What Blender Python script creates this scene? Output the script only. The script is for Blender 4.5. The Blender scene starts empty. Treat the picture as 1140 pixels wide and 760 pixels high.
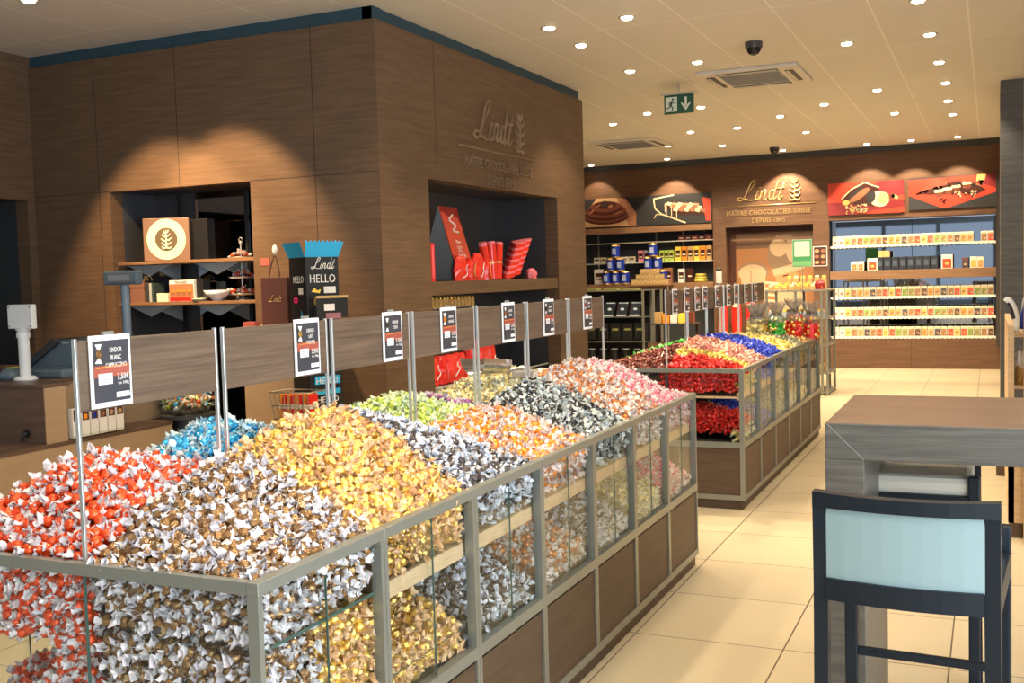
import bpy, math, random
from mathutils import Vector, Matrix
from mathutils import noise as mnoise
random.seed(7)
D = bpy.data
SC = bpy.context.scene
COL = SC.collection
R_ = math.radians

# ------------------------------------------------------------------ camera, world, light, exposure
cam = D.cameras.new('camera'); cam.sensor_width = 36; cam.lens = 1186.2/1140*36
cam.clip_start = 0.05; cam.clip_end = 200
co = D.objects.new('camera', cam); COL.objects.link(co)
rt = Vector((0.91195319, 0.40930649, -0.0284529)); up = Vector((0.00119438, 0.06669891, 0.99777243)); fw = Vector((-0.41029251, 0.90995574, -0.06033742))
co.matrix_world = Matrix(((rt.x, up.x, -fw.x, 0), (rt.y, up.y, -fw.y, 0), (rt.z, up.z, -fw.z, 1.5), (0, 0, 0, 1)))
SC.camera = co
SC.view_settings.view_transform = 'Standard'; SC.view_settings.look = 'None'
SC.view_settings.exposure = 0.0; SC.view_settings.gamma = 1.0; SC.view_settings.use_curve_mapping = False
SC.cycles.use_denoising = True
SC.cycles.max_bounces = 8; SC.cycles.diffuse_bounces = 4; SC.cycles.glossy_bounces = 4
SC.cycles.transparent_max_bounces = 24; SC.cycles.transmission_bounces = 6
SC.cycles.sample_clamp_indirect = 6; SC.cycles.caustics_reflective = False; SC.cycles.caustics_refractive = False

W = D.worlds.new('sky'); SC.world = W; W.use_nodes = True
wn = W.node_tree; bg = wn.nodes['Background']
tc = wn.nodes.new('ShaderNodeTexCoord'); sx = wn.nodes.new('ShaderNodeSeparateXYZ'); cr = wn.nodes.new('ShaderNodeValToRGB')
wn.links.new(tc.outputs['Generated'], sx.inputs[0]); wn.links.new(sx.outputs['Z'], cr.inputs[0]); wn.links.new(cr.outputs[0], bg.inputs[0])
cr.color_ramp.elements[0].position = 0.0; cr.color_ramp.elements[0].color = (0.55, 0.68, 0.85, 1)
cr.color_ramp.elements[1].position = 0.45; cr.color_ramp.elements[1].color = (0.36, 0.56, 0.95, 1)
bg.inputs[1].default_value = 0.9

WARM = (1.0, 0.80, 0.53)
DAY = (0.80, 0.91, 1.0)
SPOT_W = 80
def area_light(name, loc, sx_, sy_, rot, power, color):
    l = D.lights.new(name, 'AREA'); l.shape = 'RECTANGLE'; l.size = sx_; l.size_y = sy_; l.energy = power; l.color = color
    o = D.objects.new(name, l); o.location = loc; o.rotation_euler = rot; COL.objects.link(o); return o
# daylight standing in the shop windows behind and beside the camera
area_light('window_daylight', (1.55, -4.2, 1.6), 2.0, 2.5, (R_(90), 0, 0), 75, DAY)
area_light('window_daylight', (2.66, 0.6, 1.6), 5.8, 2.3, (R_(90), 0, R_(90)), 400, DAY)

# ------------------------------------------------------------------ materials
MATS = {}
def mat(name, col, rough=0.5, metal=0.0, spec=0.5, emit=None, es=0.0, trans=0.0, alpha=1.0, coat=0.0, noise=0.0, nscale=20.0):
    if name in MATS: return MATS[name]
    m = D.materials.new(name); m.use_nodes = True
    nt = m.node_tree; b = nt.nodes['Principled BSDF']
    b.inputs['Base Color'].default_value = (*col, 1)
    b.inputs['Roughness'].default_value = rough; b.inputs['Metallic'].default_value = metal
    b.inputs['Specular IOR Level'].default_value = spec
    b.inputs['Coat Weight'].default_value = coat
    if trans: b.inputs['Transmission Weight'].default_value = trans
    if alpha < 1: b.inputs['Alpha'].default_value = alpha
    if emit: b.inputs['Emission Color'].default_value = (*emit, 1); b.inputs['Emission Strength'].default_value = es
    if noise:
        t = nt.nodes.new('ShaderNodeTexNoise'); t.inputs['Scale'].default_value = nscale; t.inputs['Detail'].default_value = 3
        c = nt.nodes.new('ShaderNodeTexCoord'); nt.links.new(c.outputs['Object'], t.inputs['Vector'])
        r = nt.nodes.new('ShaderNodeValToRGB')
        r.color_ramp.elements[0].position = .3; r.color_ramp.elements[1].position = .7
        r.color_ramp.elements[0].color = (*[x*(1-noise) for x in col], 1); r.color_ramp.elements[1].color = (*[min(1, x*(1+noise)) for x in col], 1)
        nt.links.new(t.outputs['Fac'], r.inputs[0]); nt.links.new(r.outputs[0], b.inputs['Base Color'])
    MATS[name] = m; return m

def wood(name, c0, c1, rough=0.5, scale=(1.3, 1.3, 68), bump=0.15, spec=0.4):
    if name in MATS: return MATS[name]
    m = D.materials.new(name); m.use_nodes = True
    nt = m.node_tree; b = nt.nodes['Principled BSDF']; N = nt.nodes.new; L = nt.links.new
    c = N('ShaderNodeTexCoord'); mp = N('ShaderNodeMapping'); mp.inputs['Scale'].default_value = scale
    L(c.outputs['Object'], mp.inputs[0])
    n1 = N('ShaderNodeTexNoise'); n1.inputs['Scale'].default_value = 2.2; n1.inputs['Detail'].default_value = 6; n1.inputs['Roughness'].default_value = .62
    L(mp.outputs[0], n1.inputs['Vector'])
    mp2 = N('ShaderNodeMapping'); mp2.inputs['Scale'].default_value = [s*(.35 if s > 10 else 1.6) for s in scale]
    L(c.outputs['Object'], mp2.inputs[0])
    n2 = N('ShaderNodeTexNoise'); n2.inputs['Scale'].default_value = 1.7; n2.inputs['Detail'].default_value = 2
    L(mp2.outputs[0], n2.inputs['Vector'])
    mx = N('ShaderNodeMath'); mx.operation = 'MULTIPLY_ADD'; mx.inputs[1].default_value = .6
    m2 = N('ShaderNodeMath'); m2.operation = 'MULTIPLY'; m2.inputs[1].default_value = .4
    L(n1.outputs['Fac'], mx.inputs[0]); L(n2.outputs['Fac'], m2.inputs[0]); L(m2.outputs[0], mx.inputs[2])
    r = N('ShaderNodeValToRGB'); r.color_ramp.elements[0].position = .36; r.color_ramp.elements[1].position = .64
    r.color_ramp.elements[0].color = (*c0, 1); r.color_ramp.elements[1].color = (*c1, 1)
    L(mx.outputs[0], r.inputs[0]); L(r.outputs[0], b.inputs['Base Color'])
    bp = N('ShaderNodeBump'); bp.inputs['Strength'].default_value = bump; bp.inputs['Distance'].default_value = .002
    L(n1.outputs['Fac'], bp.inputs['Height']); L(bp.outputs[0], b.inputs['Normal'])
    b.inputs['Roughness'].default_value = rough; b.inputs['Specular IOR Level'].default_value = spec
    MATS[name] = m; return m

def glass(name, tint=(0.93, 0.97, 0.96), refl=0.07, rough=0.0):
    if name in MATS: return MATS[name]
    m = D.materials.new(name); m.use_nodes = True; nt = m.node_tree
    nt.nodes.remove(nt.nodes['Principled BSDF']); out = nt.nodes['Material Output']
    t = nt.nodes.new('ShaderNodeBsdfTransparent'); t.inputs[0].default_value = (*tint, 1)
    g = nt.nodes.new('ShaderNodeBsdfGlossy'); g.inputs['Roughness'].default_value = rough; g.inputs[0].default_value = (.9, .95, 1, 1)
    lw = nt.nodes.new('ShaderNodeLayerWeight'); lw.inputs[0].default_value = .5
    pw = nt.nodes.new('ShaderNodeMath'); pw.operation = 'POWER'; pw.inputs[1].default_value = 4; nt.links.new(lw.outputs['Facing'], pw.inputs[0])
    mu = nt.nodes.new('ShaderNodeMath'); mu.operation = 'MULTIPLY_ADD'; mu.inputs[1].default_value = .35; mu.inputs[2].default_value = refl/3
    mx = nt.nodes.new('ShaderNodeMixShader')
    nt.links.new(pw.outputs[0], mu.inputs[0]); nt.links.new(mu.outputs[0], mx.inputs[0])
    nt.links.new(t.outputs[0], mx.inputs[1]); nt.links.new(g.outputs[0], mx.inputs[2]); nt.links.new(mx.outputs[0], out.inputs[0])
    MATS[name] = m; return m

def tiles(name, col, groutc, x0, y0, tx, ty, gw, rough, var=.05, spec=.5):
    m = D.materials.new(name); m.use_nodes = True; nt = m.node_tree; b = nt.nodes['Principled BSDF']; N = nt.nodes.new; L = nt.links.new
    c = N('ShaderNodeTexCoord'); s = N('ShaderNodeSeparateXYZ'); L(c.outputs['Object'], s.inputs[0])
    def line(axis, o, t):
        a = N('ShaderNodeMath'); a.operation = 'SUBTRACT'; a.inputs[1].default_value = o; L(s.outputs[axis], a.inputs[0])
        d = N('ShaderNodeMath'); d.operation = 'DIVIDE'; d.inputs[1].default_value = t; L(a.outputs[0], d.inputs[0])
        f = N('ShaderNodeMath'); f.operation = 'FRACT'; L(d.outputs[0], f.inputs[0])
        p = N('ShaderNodeMath'); p.operation = 'PINGPONG'; p.inputs[1].default_value = .5; L(f.outputs[0], p.inputs[0])
        l = N('ShaderNodeMath'); l.operation = 'LESS_THAN'; l.inputs[1].default_value = gw/2/t; L(p.outputs[0], l.inputs[0])
        fl = N('ShaderNodeMath'); fl.operation = 'FLOOR'; L(d.outputs[0], fl.inputs[0])
        return l, fl
    lx, fx = line('X', x0, tx); ly, fy = line('Y', y0, ty)
    mx = N('ShaderNodeMath'); mx.operation = 'MAXIMUM'; L(lx.outputs[0], mx.inputs[0]); L(ly.outputs[0], mx.inputs[1])
    cb = N('ShaderNodeCombineXYZ'); L(fx.outputs[0], cb.inputs[0]); L(fy.outputs[0], cb.inputs[1])
    wn_ = N('ShaderNodeTexWhiteNoise'); L(cb.outputs[0], wn_.inputs['Vector'])
    nn = N('ShaderNodeTexNoise'); nn.inputs['Scale'].default_value = 3; L(c.outputs['Object'], nn.inputs['Vector'])
    ad = N('ShaderNodeMath'); ad.operation = 'ADD'; L(wn_.outputs['Value'], ad.inputs[0]); L(nn.outputs['Fac'], ad.inputs[1])
    r = N('ShaderNodeValToRGB'); r.color_ramp.elements[0].position = .3; r.color_ramp.elements[1].position = 1.0
    r.color_ramp.elements[0].color = (*[x*(1-var) for x in col], 1); r.color_ramp.elements[1].color = (*[x*(1+var) for x in col], 1)
    L(ad.outputs[0], r.inputs[0])
    mc = N('ShaderNodeMix'); mc.data_type = 'RGBA'; mc.inputs[7].default_value = (*groutc, 1)
    L(mx.outputs[0], mc.inputs[0]); L(r.outputs[0], mc.inputs[6]); L(mc.outputs[2], b.inputs['Base Color'])
    b.inputs['Roughness'].default_value = rough; b.inputs['Specular IOR Level'].default_value = spec
    return m

M_wall = wood('wall_wood', (.100, .058, .032), (.165, .098, .056), .55)
M_far = wood('far_wall_wood', (.085, .04, .02), (.15, .075, .04), .5)
M_panel = wood('panel_wood', (.062, .036, .021), (.10, .06, .036), .5, (1.5, 1.5, 60))
M_head = wood('header_wood', (.085, .055, .037), (.165, .11, .072), .5, (1.3, 1.3, 120))
M_table = wood('table_wood', (.075, .068, .058), (.14, .125, .105), .38, (1.6, 1.6, 70))
M_grey = wood('grey_wood', (.07, .072, .075), (.12, .12, .122), .5)
M_beige = wood('beige_board', (.50, .34, .19), (.64, .46, .28), .55, (6, 6, 90))
M_tan = wood('tan_wood', (.36, .245, .145), (.40, .275, .165), .5)
M_shelf = wood('shelf_wood', (.17, .09, .045), (.27, .15, .08), .45)
M_frame = mat('champagne_metal', (.27, .275, .24), .38, .55)
M_alu = mat('brushed_aluminium', (.62, .62, .60), .3, .8)
M_dark = mat('dark_grey_board', (.035, .038, .042), .5)
M_niche = mat('niche_grey', (.05, .05, .055), .35)
M_black = mat('black', (.012, .012, .013), .4)
M_white = mat('white_plastic', (.72, .73, .74), .35)
M_paper = mat('white_paper', (.82, .82, .82), .6)
M_glass = glass('clear_glass', (.965, .98, .975))
M_acry = glass('acrylic', (.96, .96, .94), .05)
M_gedge = mat('glass_edge', (.06, .11, .09), .2)
M_mirror = mat('mirror', (.45, .47, .50), .02, 1.0)
M_smoke = mat('smoked_mirror', (.30, .31, .33), .03, 1.0)
M_red = mat('red', (.80, .025, .015), .3)
M_redd = mat('deep_red', (.28, .012, .012), .4)
M_cream = mat('cream', (.80, .72, .52), .5)
M_gold = mat('gold_foil', (.95, .62, .16), .28, .85)
M_goldp = mat('gold_paint', (.75, .50, .20), .35, .5)
M_choc = mat('chocolate_brown', (.09, .032, .018), .35)
M_chocl = mat('chocolate_light', (.30, .13, .06), .35)
M_choch = mat('chocolate_pale', (.50, .27, .17), .35)  # paler brown for a printed packet picture
M_blue = mat('royal_blue', (.02, .05, .42), .3, .3)
M_cyan = mat('cyan_card', (.02, .40, .72), .5)
M_green = mat('green', (.06, .42, .10), .45)
M_yell = mat('yellow', (.85, .60, .08), .45)
M_orange = mat('orange', (.85, .28, .03), .4)
M_pinkc = mat('pink', (.75, .25, .33), .4)
M_steel = mat('slate_blue_plastic', (.10, .145, .18), .4)
M_lamp = mat('lamp_glow', (1, 1, 1), .5, emit=(1.0, .86, .62), es=22)
M_lamp.cycles.emission_sampling = 'NONE'

# ------------------------------------------------------------------ mesh builder
def basis(d):
    d = Vector(d).normalized(); a = Vector((0, 0, 1)) if abs(d.z) < .9 else Vector((1, 0, 0))
    u = d.cross(a).normalized(); return u, d.cross(u).normalized()
class MB:
    def __init__(s): s.v = []; s.f = []; s.m = []; s.mats = []; s.sm = []
    def mi(s, m):
        if m not in s.mats: s.mats.append(m)
        return s.mats.index(m)
    def add(s, vs, fs, m, smooth=False):
        o = len(s.v); k = s.mi(m); s.v += [tuple(v) for v in vs]
        for f in fs: s.f.append(tuple(i+o for i in f)); s.m.append(k); s.sm.append(smooth)
    def box(s, x0, y0, z0, x1, y1, z1, m, b=0.0):
        if x0 > x1: x0, x1 = x1, x0
        if y0 > y1: y0, y1 = y1, y0
        if z0 > z1: z0, z1 = z1, z0
        if not b:
            s.add([(x0, y0, z0), (x1, y0, z0), (x1, y1, z0), (x0, y1, z0), (x0, y0, z1), (x1, y0, z1), (x1, y1, z1), (x0, y1, z1)],
                  [(0, 3, 2, 1), (4, 5, 6, 7), (0, 1, 5, 4), (1, 2, 6, 5), (2, 3, 7, 6), (3, 0, 4, 7)], m); return
        b = min(b, (x1-x0)/2.01, (y1-y0)/2.01, (z1-z0)/2.01)
        import bmesh
        bm = bmesh.new(); bmesh.ops.create_cube(bm, size=1)
        for v in bm.verts: v.co = Vector(((x0+x1)/2+v.co.x*(x1-x0), (y0+y1)/2+v.co.y*(y1-y0), (z0+z1)/2+v.co.z*(z1-z0)))
        bmesh.ops.bevel(bm, geom=list(bm.edges), offset=b, segments=2, profile=.5, affect='EDGES')
        bm.verts.index_update()
        s.add([v.co[:] for v in bm.verts], [[v.index for v in f.verts] for f in bm.faces], m); bm.free()
    def prism(s, pts, d, m):           # closed polygon (3D points) extruded by vector d
        n = len(pts); d = Vector(d); P = [Vector(p) for p in pts]
        s.add(P+[p+d for p in P], [tuple(range(n))[::-1], tuple(range(n, 2*n))]+[(i, (i+1) % n, n+(i+1) % n, n+i) for i in range(n)], m)
    def cyl(s, p0, p1, r, m, r2=None, n=12, caps=True, smooth=True):
        p0 = Vector(p0); p1 = Vector(p1); r2 = r if r2 is None else r2; u, w = basis(p1-p0)
        ring = lambda p, q: [p+(u*math.cos(2*math.pi*i/n)+w*math.sin(2*math.pi*i/n))*q for i in range(n)]
        vs = ring(p0, r)+ring(p1, r2); s.add(vs, [(i, i+n, (i+1) % n+n, (i+1) % n) for i in range(n)], m, smooth)
        if caps: s.add(vs, [tuple(range(n)), tuple(range(2*n-1, n-1, -1))], m)
    def lathe(s, c, prof, m, n=20, smooth=True):
        c = Vector(c); vs = []; fs = []
        for r, z in prof: vs += [c+Vector((r*math.cos(2*math.pi*i/n), r*math.sin(2*math.pi*i/n), z)) for i in range(n)]
        for k in range(len(prof)-1):
            fs += [(k*n+i, k*n+(i+1) % n, (k+1)*n+(i+1) % n, (k+1)*n+i) for i in range(n)]
        s.add(vs, fs, m, smooth)
    def ball(s, c, r, m, n=10, sc=(1, 1, 1)):
        c = Vector(c); vs = []; fs = []; k = n//2
        for j in range(k+1):
            a = math.pi*j/k
            vs += [c+Vector((r*sc[0]*math.sin(a)*math.cos(2*math.pi*i/n), r*sc[1]*math.sin(a)*math.sin(2*math.pi*i/n), r*sc[2]*math.cos(a))) for i in range(n)]
        for j in range(k): fs += [(j*n+i, (j+1)*n+i, (j+1)*n+(i+1) % n, j*n+(i+1) % n) for i in range(n)]
        s.add(vs, fs, m, True)
    def tube(s, pts, r, m, n=8, flat=None, nrm=None):   # swept tube; flat=(width, depth) across the plane normal nrm
        P = [Vector(p) for p in pts]; vs = []; fs = []
        for i, p in enumerate(P):
            t = (P[min(i+1, len(P)-1)]-P[max(i-1, 0)]).normalized()
            if nrm is not None: w = Vector(nrm); u = w.cross(t).normalized()
            else: u, w = basis(t)
            ru, rw = (r, r) if flat is None else ((flat[0][i] if isinstance(flat[0], list) else flat[0]), flat[1])
            vs += [p+u*math.cos(2*math.pi*k/n)*ru+w*math.sin(2*math.pi*k/n)*rw for k in range(n)]
        for i in range(len(P)-1): fs += [(i*n+k, i*n+(k+1) % n, (i+1)*n+(k+1) % n, (i+1)*n+k) for k in range(n)]
        fs += [tuple(range(n))[::-1], tuple(range((len(P)-1)*n, len(P)*n))]
        s.add(vs, fs, m, True)
    def text(s, body, size, org, ux, uz, m, ext=.0008, shear=0.0, align='CENTER', sx=1.0, spacing=1.0):
        cu = D.curves.new('t', 'FONT'); cu.body = body; cu.size = size; cu.extrude = ext; cu.shear = shear; cu.align_x = align; cu.resolution_u = 2; cu.space_character = spacing
        o = D.objects.new('t', cu); COL.objects.link(o)
        dg = bpy.context.evaluated_depsgraph_get(); me = D.meshes.new_from_object(o.evaluated_get(dg))
        ux = Vector(ux); uz = Vector(uz); n = ux.cross(uz); O = Vector(org)
        s.add([O+ux*v.co.x*sx+uz*v.co.y+n*v.co.z for v in me.vertices], [tuple(p.vertices) for p in me.polygons], m)
        D.objects.remove(o); D.curves.remove(cu); D.meshes.remove(me)
    def mesh(s, name):
        me = D.meshes.new(name); me.from_pydata(s.v, [], s.f)
        for m in s.mats: me.materials.append(m)
        me.polygons.foreach_set('material_index', s.m); me.polygons.foreach_set('use_smooth', s.sm); me.update()
        return me
class Pl:      # painter of flat shapes on a plane
    def __init__(s, mb, org, ux, uz): s.mb = mb; s.o = Vector(org); s.u = Vector(ux); s.w = Vector(uz); s.n = s.u.cross(s.w)
    def P(s, a, b, l): return s.o+s.u*a+s.w*b+s.n*((l+1)*.0012)
    def poly(s, pts, m, l=1): s.mb.add([s.P(a, b, l) for a, b in pts], [tuple(range(len(pts)))], m)
    def rect(s, a0, b0, a1, b1, m, l=1): s.poly([(a0, b0), (a1, b0), (a1, b1), (a0, b1)], m, l)
    def ell(s, a, b, ra, rb, m, l=1, rot=0, n=20):
        c, q = math.cos(rot), math.sin(rot)
        s.poly([(a+ra*math.cos(t)*c-rb*math.sin(t)*q, b+ra*math.cos(t)*q+rb*math.sin(t)*c) for t in [2*math.pi*i/n for i in range(n)]], m, l)
    def line(s, pts, w, m, l=1):
        for (a0, b0), (a1, b1) in zip(pts, pts[1:]):
            d = math.hypot(a1-a0, b1-b0) or 1; x, y = -(b1-b0)/d*w/2, (a1-a0)/d*w/2
            s.poly([(a0+x, b0+y), (a0-x, b0-y), (a1-x, b1-y), (a1+x, b1+y)], m, l)

ORG = {}
def props(o, label=None, cat=None, group=None, kind=None):
    if label: o['label'] = label
    if cat: o['category'] = cat
    if group: o['group'] = group
    if kind: o['kind'] = kind
    return o
def thing(name, label, cat, loc=(0, 0, 0), rz=0.0, group=None, local=False):
    o = D.objects.new(name, None); o.empty_display_size = .05; COL.objects.link(o); o.location = loc; o.rotation_euler = (0, 0, rz)
    ORG[o.name] = Vector((0, 0, 0)) if local else Vector(loc)
    return props(o, label, cat, group)
def part(name, mb, parent=None, label=None, kind=None):
    o = D.objects.new(name, mb.mesh(name)); COL.objects.link(o)
    if parent is not None:
        o.parent = parent; o.location = -ORG[parent.name]
    ORG[o.name] = Vector((0, 0, 0))
    if label: o['label'] = label
    if kind: o['kind'] = kind
    return o
def solo(name, mb, label, cat, group=None, kind=None, loc=None, rz=0):
    o = D.objects.new(name, mb.mesh(name)); COL.objects.link(o)
    if loc: o.location = loc
    o.rotation_euler = (0, 0, rz); ORG[o.name] = Vector((0, 0, 0))
    return props(o, label, cat, group, kind)
def struct(name, mb): return solo(name, mb, None, None, kind='structure')
KIDS = {}
def dup(o, loc, label=None, group=None, rz=None, parent=None):
    r = o.copy(); COL.objects.link(r)
    if parent is None:
        r.location = loc
        if rz is not None: r.rotation_euler = (0, 0, rz)
        if label: r['label'] = label
        if group: r['group'] = group
    else: r.parent = parent
    for c in KIDS.get(o.name, []): dup(c, None, parent=r)
    return r
def remember(o):
    KIDS[o.name] = [c for c in D.objects if c.parent == o]
    for c in KIDS[o.name]: KIDS[c.name] = [g for g in D.objects if g.parent == c]
ORD = 'first second third fourth fifth sixth seventh eighth ninth tenth eleventh twelfth thirteenth fourteenth fifteenth sixteenth seventeenth eighteenth nineteenth twentieth twenty-first twenty-second twenty-third twenty-fourth twenty-fifth twenty-sixth twenty-seventh twenty-eighth twenty-ninth thirtieth'.split()

def smooth_path(pts, k=6):
    out = []
    P = [pts[0]]+list(pts)+[pts[-1]]
    for i in range(1, len(P)-2):
        p0, p1, p2, p3 = P[i-1], P[i], P[i+1], P[i+2]
        for j in range(k):
            t = j/k
            out.append(tuple(.5*((2*b)+(-a+c)*t+(2*a-5*b+4*c-d)*t*t+(-a+3*b-3*c+d)*t**3) for a, b, c, d in zip(p0, p1, p2, p3)))
    out.append(tuple(pts[-1])); return out

# the script wordmark with its leafy emblem, raised on a wall
STROKES = [[(1.02, .95), (1.32, 1.35), (1.55, 1.78), (1.48, 1.98), (1.26, 1.86), (1.02, 1.35), (.8, .72), (.52, .16), (.22, -.02), (.02, .12), (.16, .32), (.52, .22), (.95, .02), (1.3, -.02), (1.6, .2)],
           [(1.78, .92), (1.52, .2), (1.66, .02), (1.86, .25)], [(1.9, 1.22), (1.93, 1.28)],
           [(2.1, .92), (1.86, .02)], [(1.98, .55), (2.25, .92), (2.42, .8), (2.22, .15), (2.36, .02), (2.56, .3)],
           [(3.14, .78), (2.95, .92), (2.72, .6), (2.68, .15), (2.84, .02), (3.08, .42)], [(3.5, 1.9), (3.02, .18), (3.14, .02), (3.34, .28)],
           [(3.95, 1.6), (3.46, .18), (3.6, .0), (3.85, .3)], [(3.35, 1.05), (4.0, 1.12)]]
def wordmark(mb, org, ux, uz, s, m, depth=.012):
    ux = Vector(ux); uz = Vector(uz); n = ux.cross(uz); O = Vector(org)
    for st in STROKES:
        p = smooth_path(st, 5); q = [O+ux*(a*s*1.2)+uz*(b*s)+n*depth*.3 for a, b in p]
        wd = [s*(.035+.05*abs(math.sin(math.pi*min(1, (i+.5)/len(p))))) for i in range(len(p))]
        mb.tube(q, 0, m, 6, (wd, depth), n)
def emblem(mb, org, ux, uz, s, m, depth=.012):
    ux = Vector(ux); uz = Vector(uz); n = ux.cross(uz); O = Vector(org)
    T = lambda pts, w: mb.tube([O+ux*(a*s)+uz*(b*s)+n*depth*.3 for a, b in smooth_path(pts, 4)], 0, m, 6, ([w*s*(1-.6*i/(4*(len(pts)-1))) for i in range(4*(len(pts)-1)+1)], depth), n)
    T([(.5, 0), (.48, .7), (.52, 1.4), (.5, 2.0)], .09)
    for b, l in ((.35, .5), (.8, .55), (1.25, .45), (1.65, .28)):
        T([(.5, b), (.5-l*.5, b+.02), (.5-l, b+.28)], .13); T([(.5, b+.12), (.5+l*.6, b+.1), (.5+l, b+.36)], .13)
    T([(.5, .1), (.15, .0), (.0, .25)], .12); T([(.5, .1), (.85, -.02), (1.0, .2)], .12)

# ------------------------------------------------------------------ room shell
YW, YF, XL, XB, ZC = 5.93, 16.52, -3.57, -6.6, 3.25
b = MB(); b.box(-7.4, -4.3, -.06, 3.2, 17.4, 0, tiles('floor_tiles', (.55, .468, .325), (.10, .07, .045), -.145, .55, .6065, .6065, .006, .32, .05)); struct('floor', b)
b = MB(); b.box(-7.4, -4.3, ZC, 3.2, 17.4, ZC+.08, tiles('ceiling_panels', (.68, .655, .61), (.86, .84, .80), -3.145, 5.58, .6, 1.78, .012, .6, .02, .3)); struct('ceiling', b)
MG = mat('groove', (.02, .013, .01), .8); M_gap = mat('shadow_gap_blue', (.022, .06, .085), .6)
T = .12
b = MB()   # wall behind the counter, with the niche
b.box(XB, YW, 0, -5.85, YW+T, ZC-.085, M_wall); b.box(-4.59, YW, 0, XL-.001, YW+T, ZC-.085, M_wall); b.box(-5.85, YW, 2.2, -4.59, YW+T, ZC-.085, M_wall); b.box(-5.85, YW, 0, -4.59, YW+T, .12, M_wall)
b.box(XB, YW+.02, ZC-.085, XL-.02, YW+T, ZC, M_gap)
for x in (-5.95, -4.06, -5.2): b.box(x-.002, YW-.001, 2.2 if x == -5.2 else 0, x+.002, YW, 3.19, MG)
b.box(XB, YW-.001, 2.2, -5.85, YW, 2.204, MG); b.box(-4.59, YW-.001, 2.2, XL, YW, 2.204, MG)
struct('wall_counter', b)
b = MB()   # inside of the counter niche
b.box(-5.87, YW+T, .12, -5.85, 6.4, 2.2, M_niche); b.box(-4.59, YW+T, .12, -4.57, 6.4, 2.2, M_niche); b.box(-5.87, YW+T, 2.2, -4.57, 6.4, 2.22, M_niche); b.box(-5.87, YW+T, .1, -4.57, 6.4, .12, M_niche)
b.box(-5.87, 6.4, .1, -5.47, 6.42, 2.22, M_niche); b.box(-5.47, 6.4, .1, -4.57, 6.42, 2.22, M_smoke)
struct('wall_niche', b)
b = MB()   # the wall with the wordmark
Y0, Y1, YE = 6.58, 8.99, 9.71
b.box(XL-T, YW+T, 0, XL, Y0, ZC-.085, M_wall); b.box(XL-.002, YW-.002, 0, XL, YW+T, ZC-.085, M_wall); b.box(XL-T, Y1, 0, XL, YE, ZC-.085, M_wall); b.box(XL-T, Y0, 2.2, XL, Y1, ZC-.085, M_wall); b.box(XL-T, Y0, 0, XL, Y1, .5, M_wall)
b.box(XL-.1, YW+.02, ZC-.085, XL-.03, YE-.02, ZC, M_gap); b.box(-7.2, YE-.1, 0, XL-T, YE, ZC, M_wall)
b.box(XL, YW+.78, 2.2, XL+.001, YW+.783, 3.2, MG)
struct('wall_middle', b)
b = MB()
b.box(-4.1, Y0-.02, .48, XL-T, Y0, 2.22, M_niche); b.box(-4.1, Y1, .48, XL-T, Y1+.02, 2.22, M_niche); b.box(-4.1, Y0, 2.2, XL-T, Y1, 2.22, M_niche); b.box(-4.1, Y0, .48, XL-T, Y1, .5, M_dark)
b.box(-4.12, Y0-.02, .48, -4.1, 7.55, 2.22, M_smoke); b.box(-4.12, 7.55, .48, -4.1, Y1+.02, 2.22, M_niche)
struct('wall_recess', b)
PWL = mat('pale_wall', (.50, .48, .45), .7)
b = MB(); b.box(XB-T, -4.3, 0, XB, 4.1, ZC, PWL); b.box(XB-T, 4.1, 0, XB, 4.3, ZC, M_wall); b.box(XB-T, 4.3, 2.18, XB, YW+.1, ZC, M_wall); b.box(XB-T, 5.86, 0, XB, YW+.1, 2.18, M_wall); b.box(XB-.8, 4.3, 0, XB-.78, 5.9, 2.2, M_niche)
b.box(XB-.8, 4.28, 0, XB-T, 4.3, 2.2, M_dark); b.box(XB-.8, 5.86, 0, XB-T, 5.88, 2.2, M_dark); b.box(XB-.8, 4.28, 2.18, XB-T, 5.88, 2.2, M_dark); struct('wall_left', b)
b = MB(); b.box(-7.3, YE, 0, -7.2, YF+.5, ZC, M_far); struct('wall_side', b)
# far wall with two display bays and the picture niche
b = MB(); y0, y1 = YF, YF+.12
def fw_(x0, x1, z0, z1): b.box(x0, y0, z0, x1, y1, z1, M_far)
fw_(-7.2, 3.0, 2.76, ZC-.085); fw_(-7.2, -6.9, 0, 2.76); fw_(-3.96, -3.76, 0, 2.76); fw_(-3.76, -2.44, 2.17, 2.76); fw_(-3.76, -2.44, 0, .5); fw_(-2.44, -2.21, 0, 2.76)
fw_(-6.9, -3.96, 2.24, 2.76); fw_(-6.9, -3.96, 0, .1); fw_(-2.21, .08, 2.2, 2.76); fw_(-2.21, .08, 0, .43); fw_(.08, 3.0, 0, 2.76)
b.box(-7.2, y0-.03, ZC-.085, 3.0, y0, ZC, M_dark)
b.box(-1.07, y0-.001, .02, -1.066, y0, .43, MG)
b.box(-7.2, YF+.45, 0, -3.96, YF+.47, 2.3, M_dark); b.box(-3.98, y1, 0, -3.96, YF+.45, 2.24, M_far); b.box(-7.0, y1, 2.24, -3.96, YF+.45, 2.26, M_far)
b.box(-3.78, y1, .4, -3.76, YF+.3, 2.17, M_choc); b.box(-2.44, y1, .4, -2.42, YF+.3, 2.17, M_choc); b.box(-3.78, YF+.3, .4, -2.42, YF+.32, 2.19, M_choc); b.box(-3.78, y1, 2.17, -2.42, YF+.3, 2.19, M_choc)
b.box(-2.23, y1, .4, -2.21, YF+.42, 2.22, M_dark); b.box(.08, y1, .4, .1, YF+.42, 2.22, M_dark); b.box(-2.21, y1, 2.2, .08, YF+.42, 2.22, M_far); b.box(-2.21, y1, .41, .08, YF+.42, .43, M_dark)
struct('wall_far', b)
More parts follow.
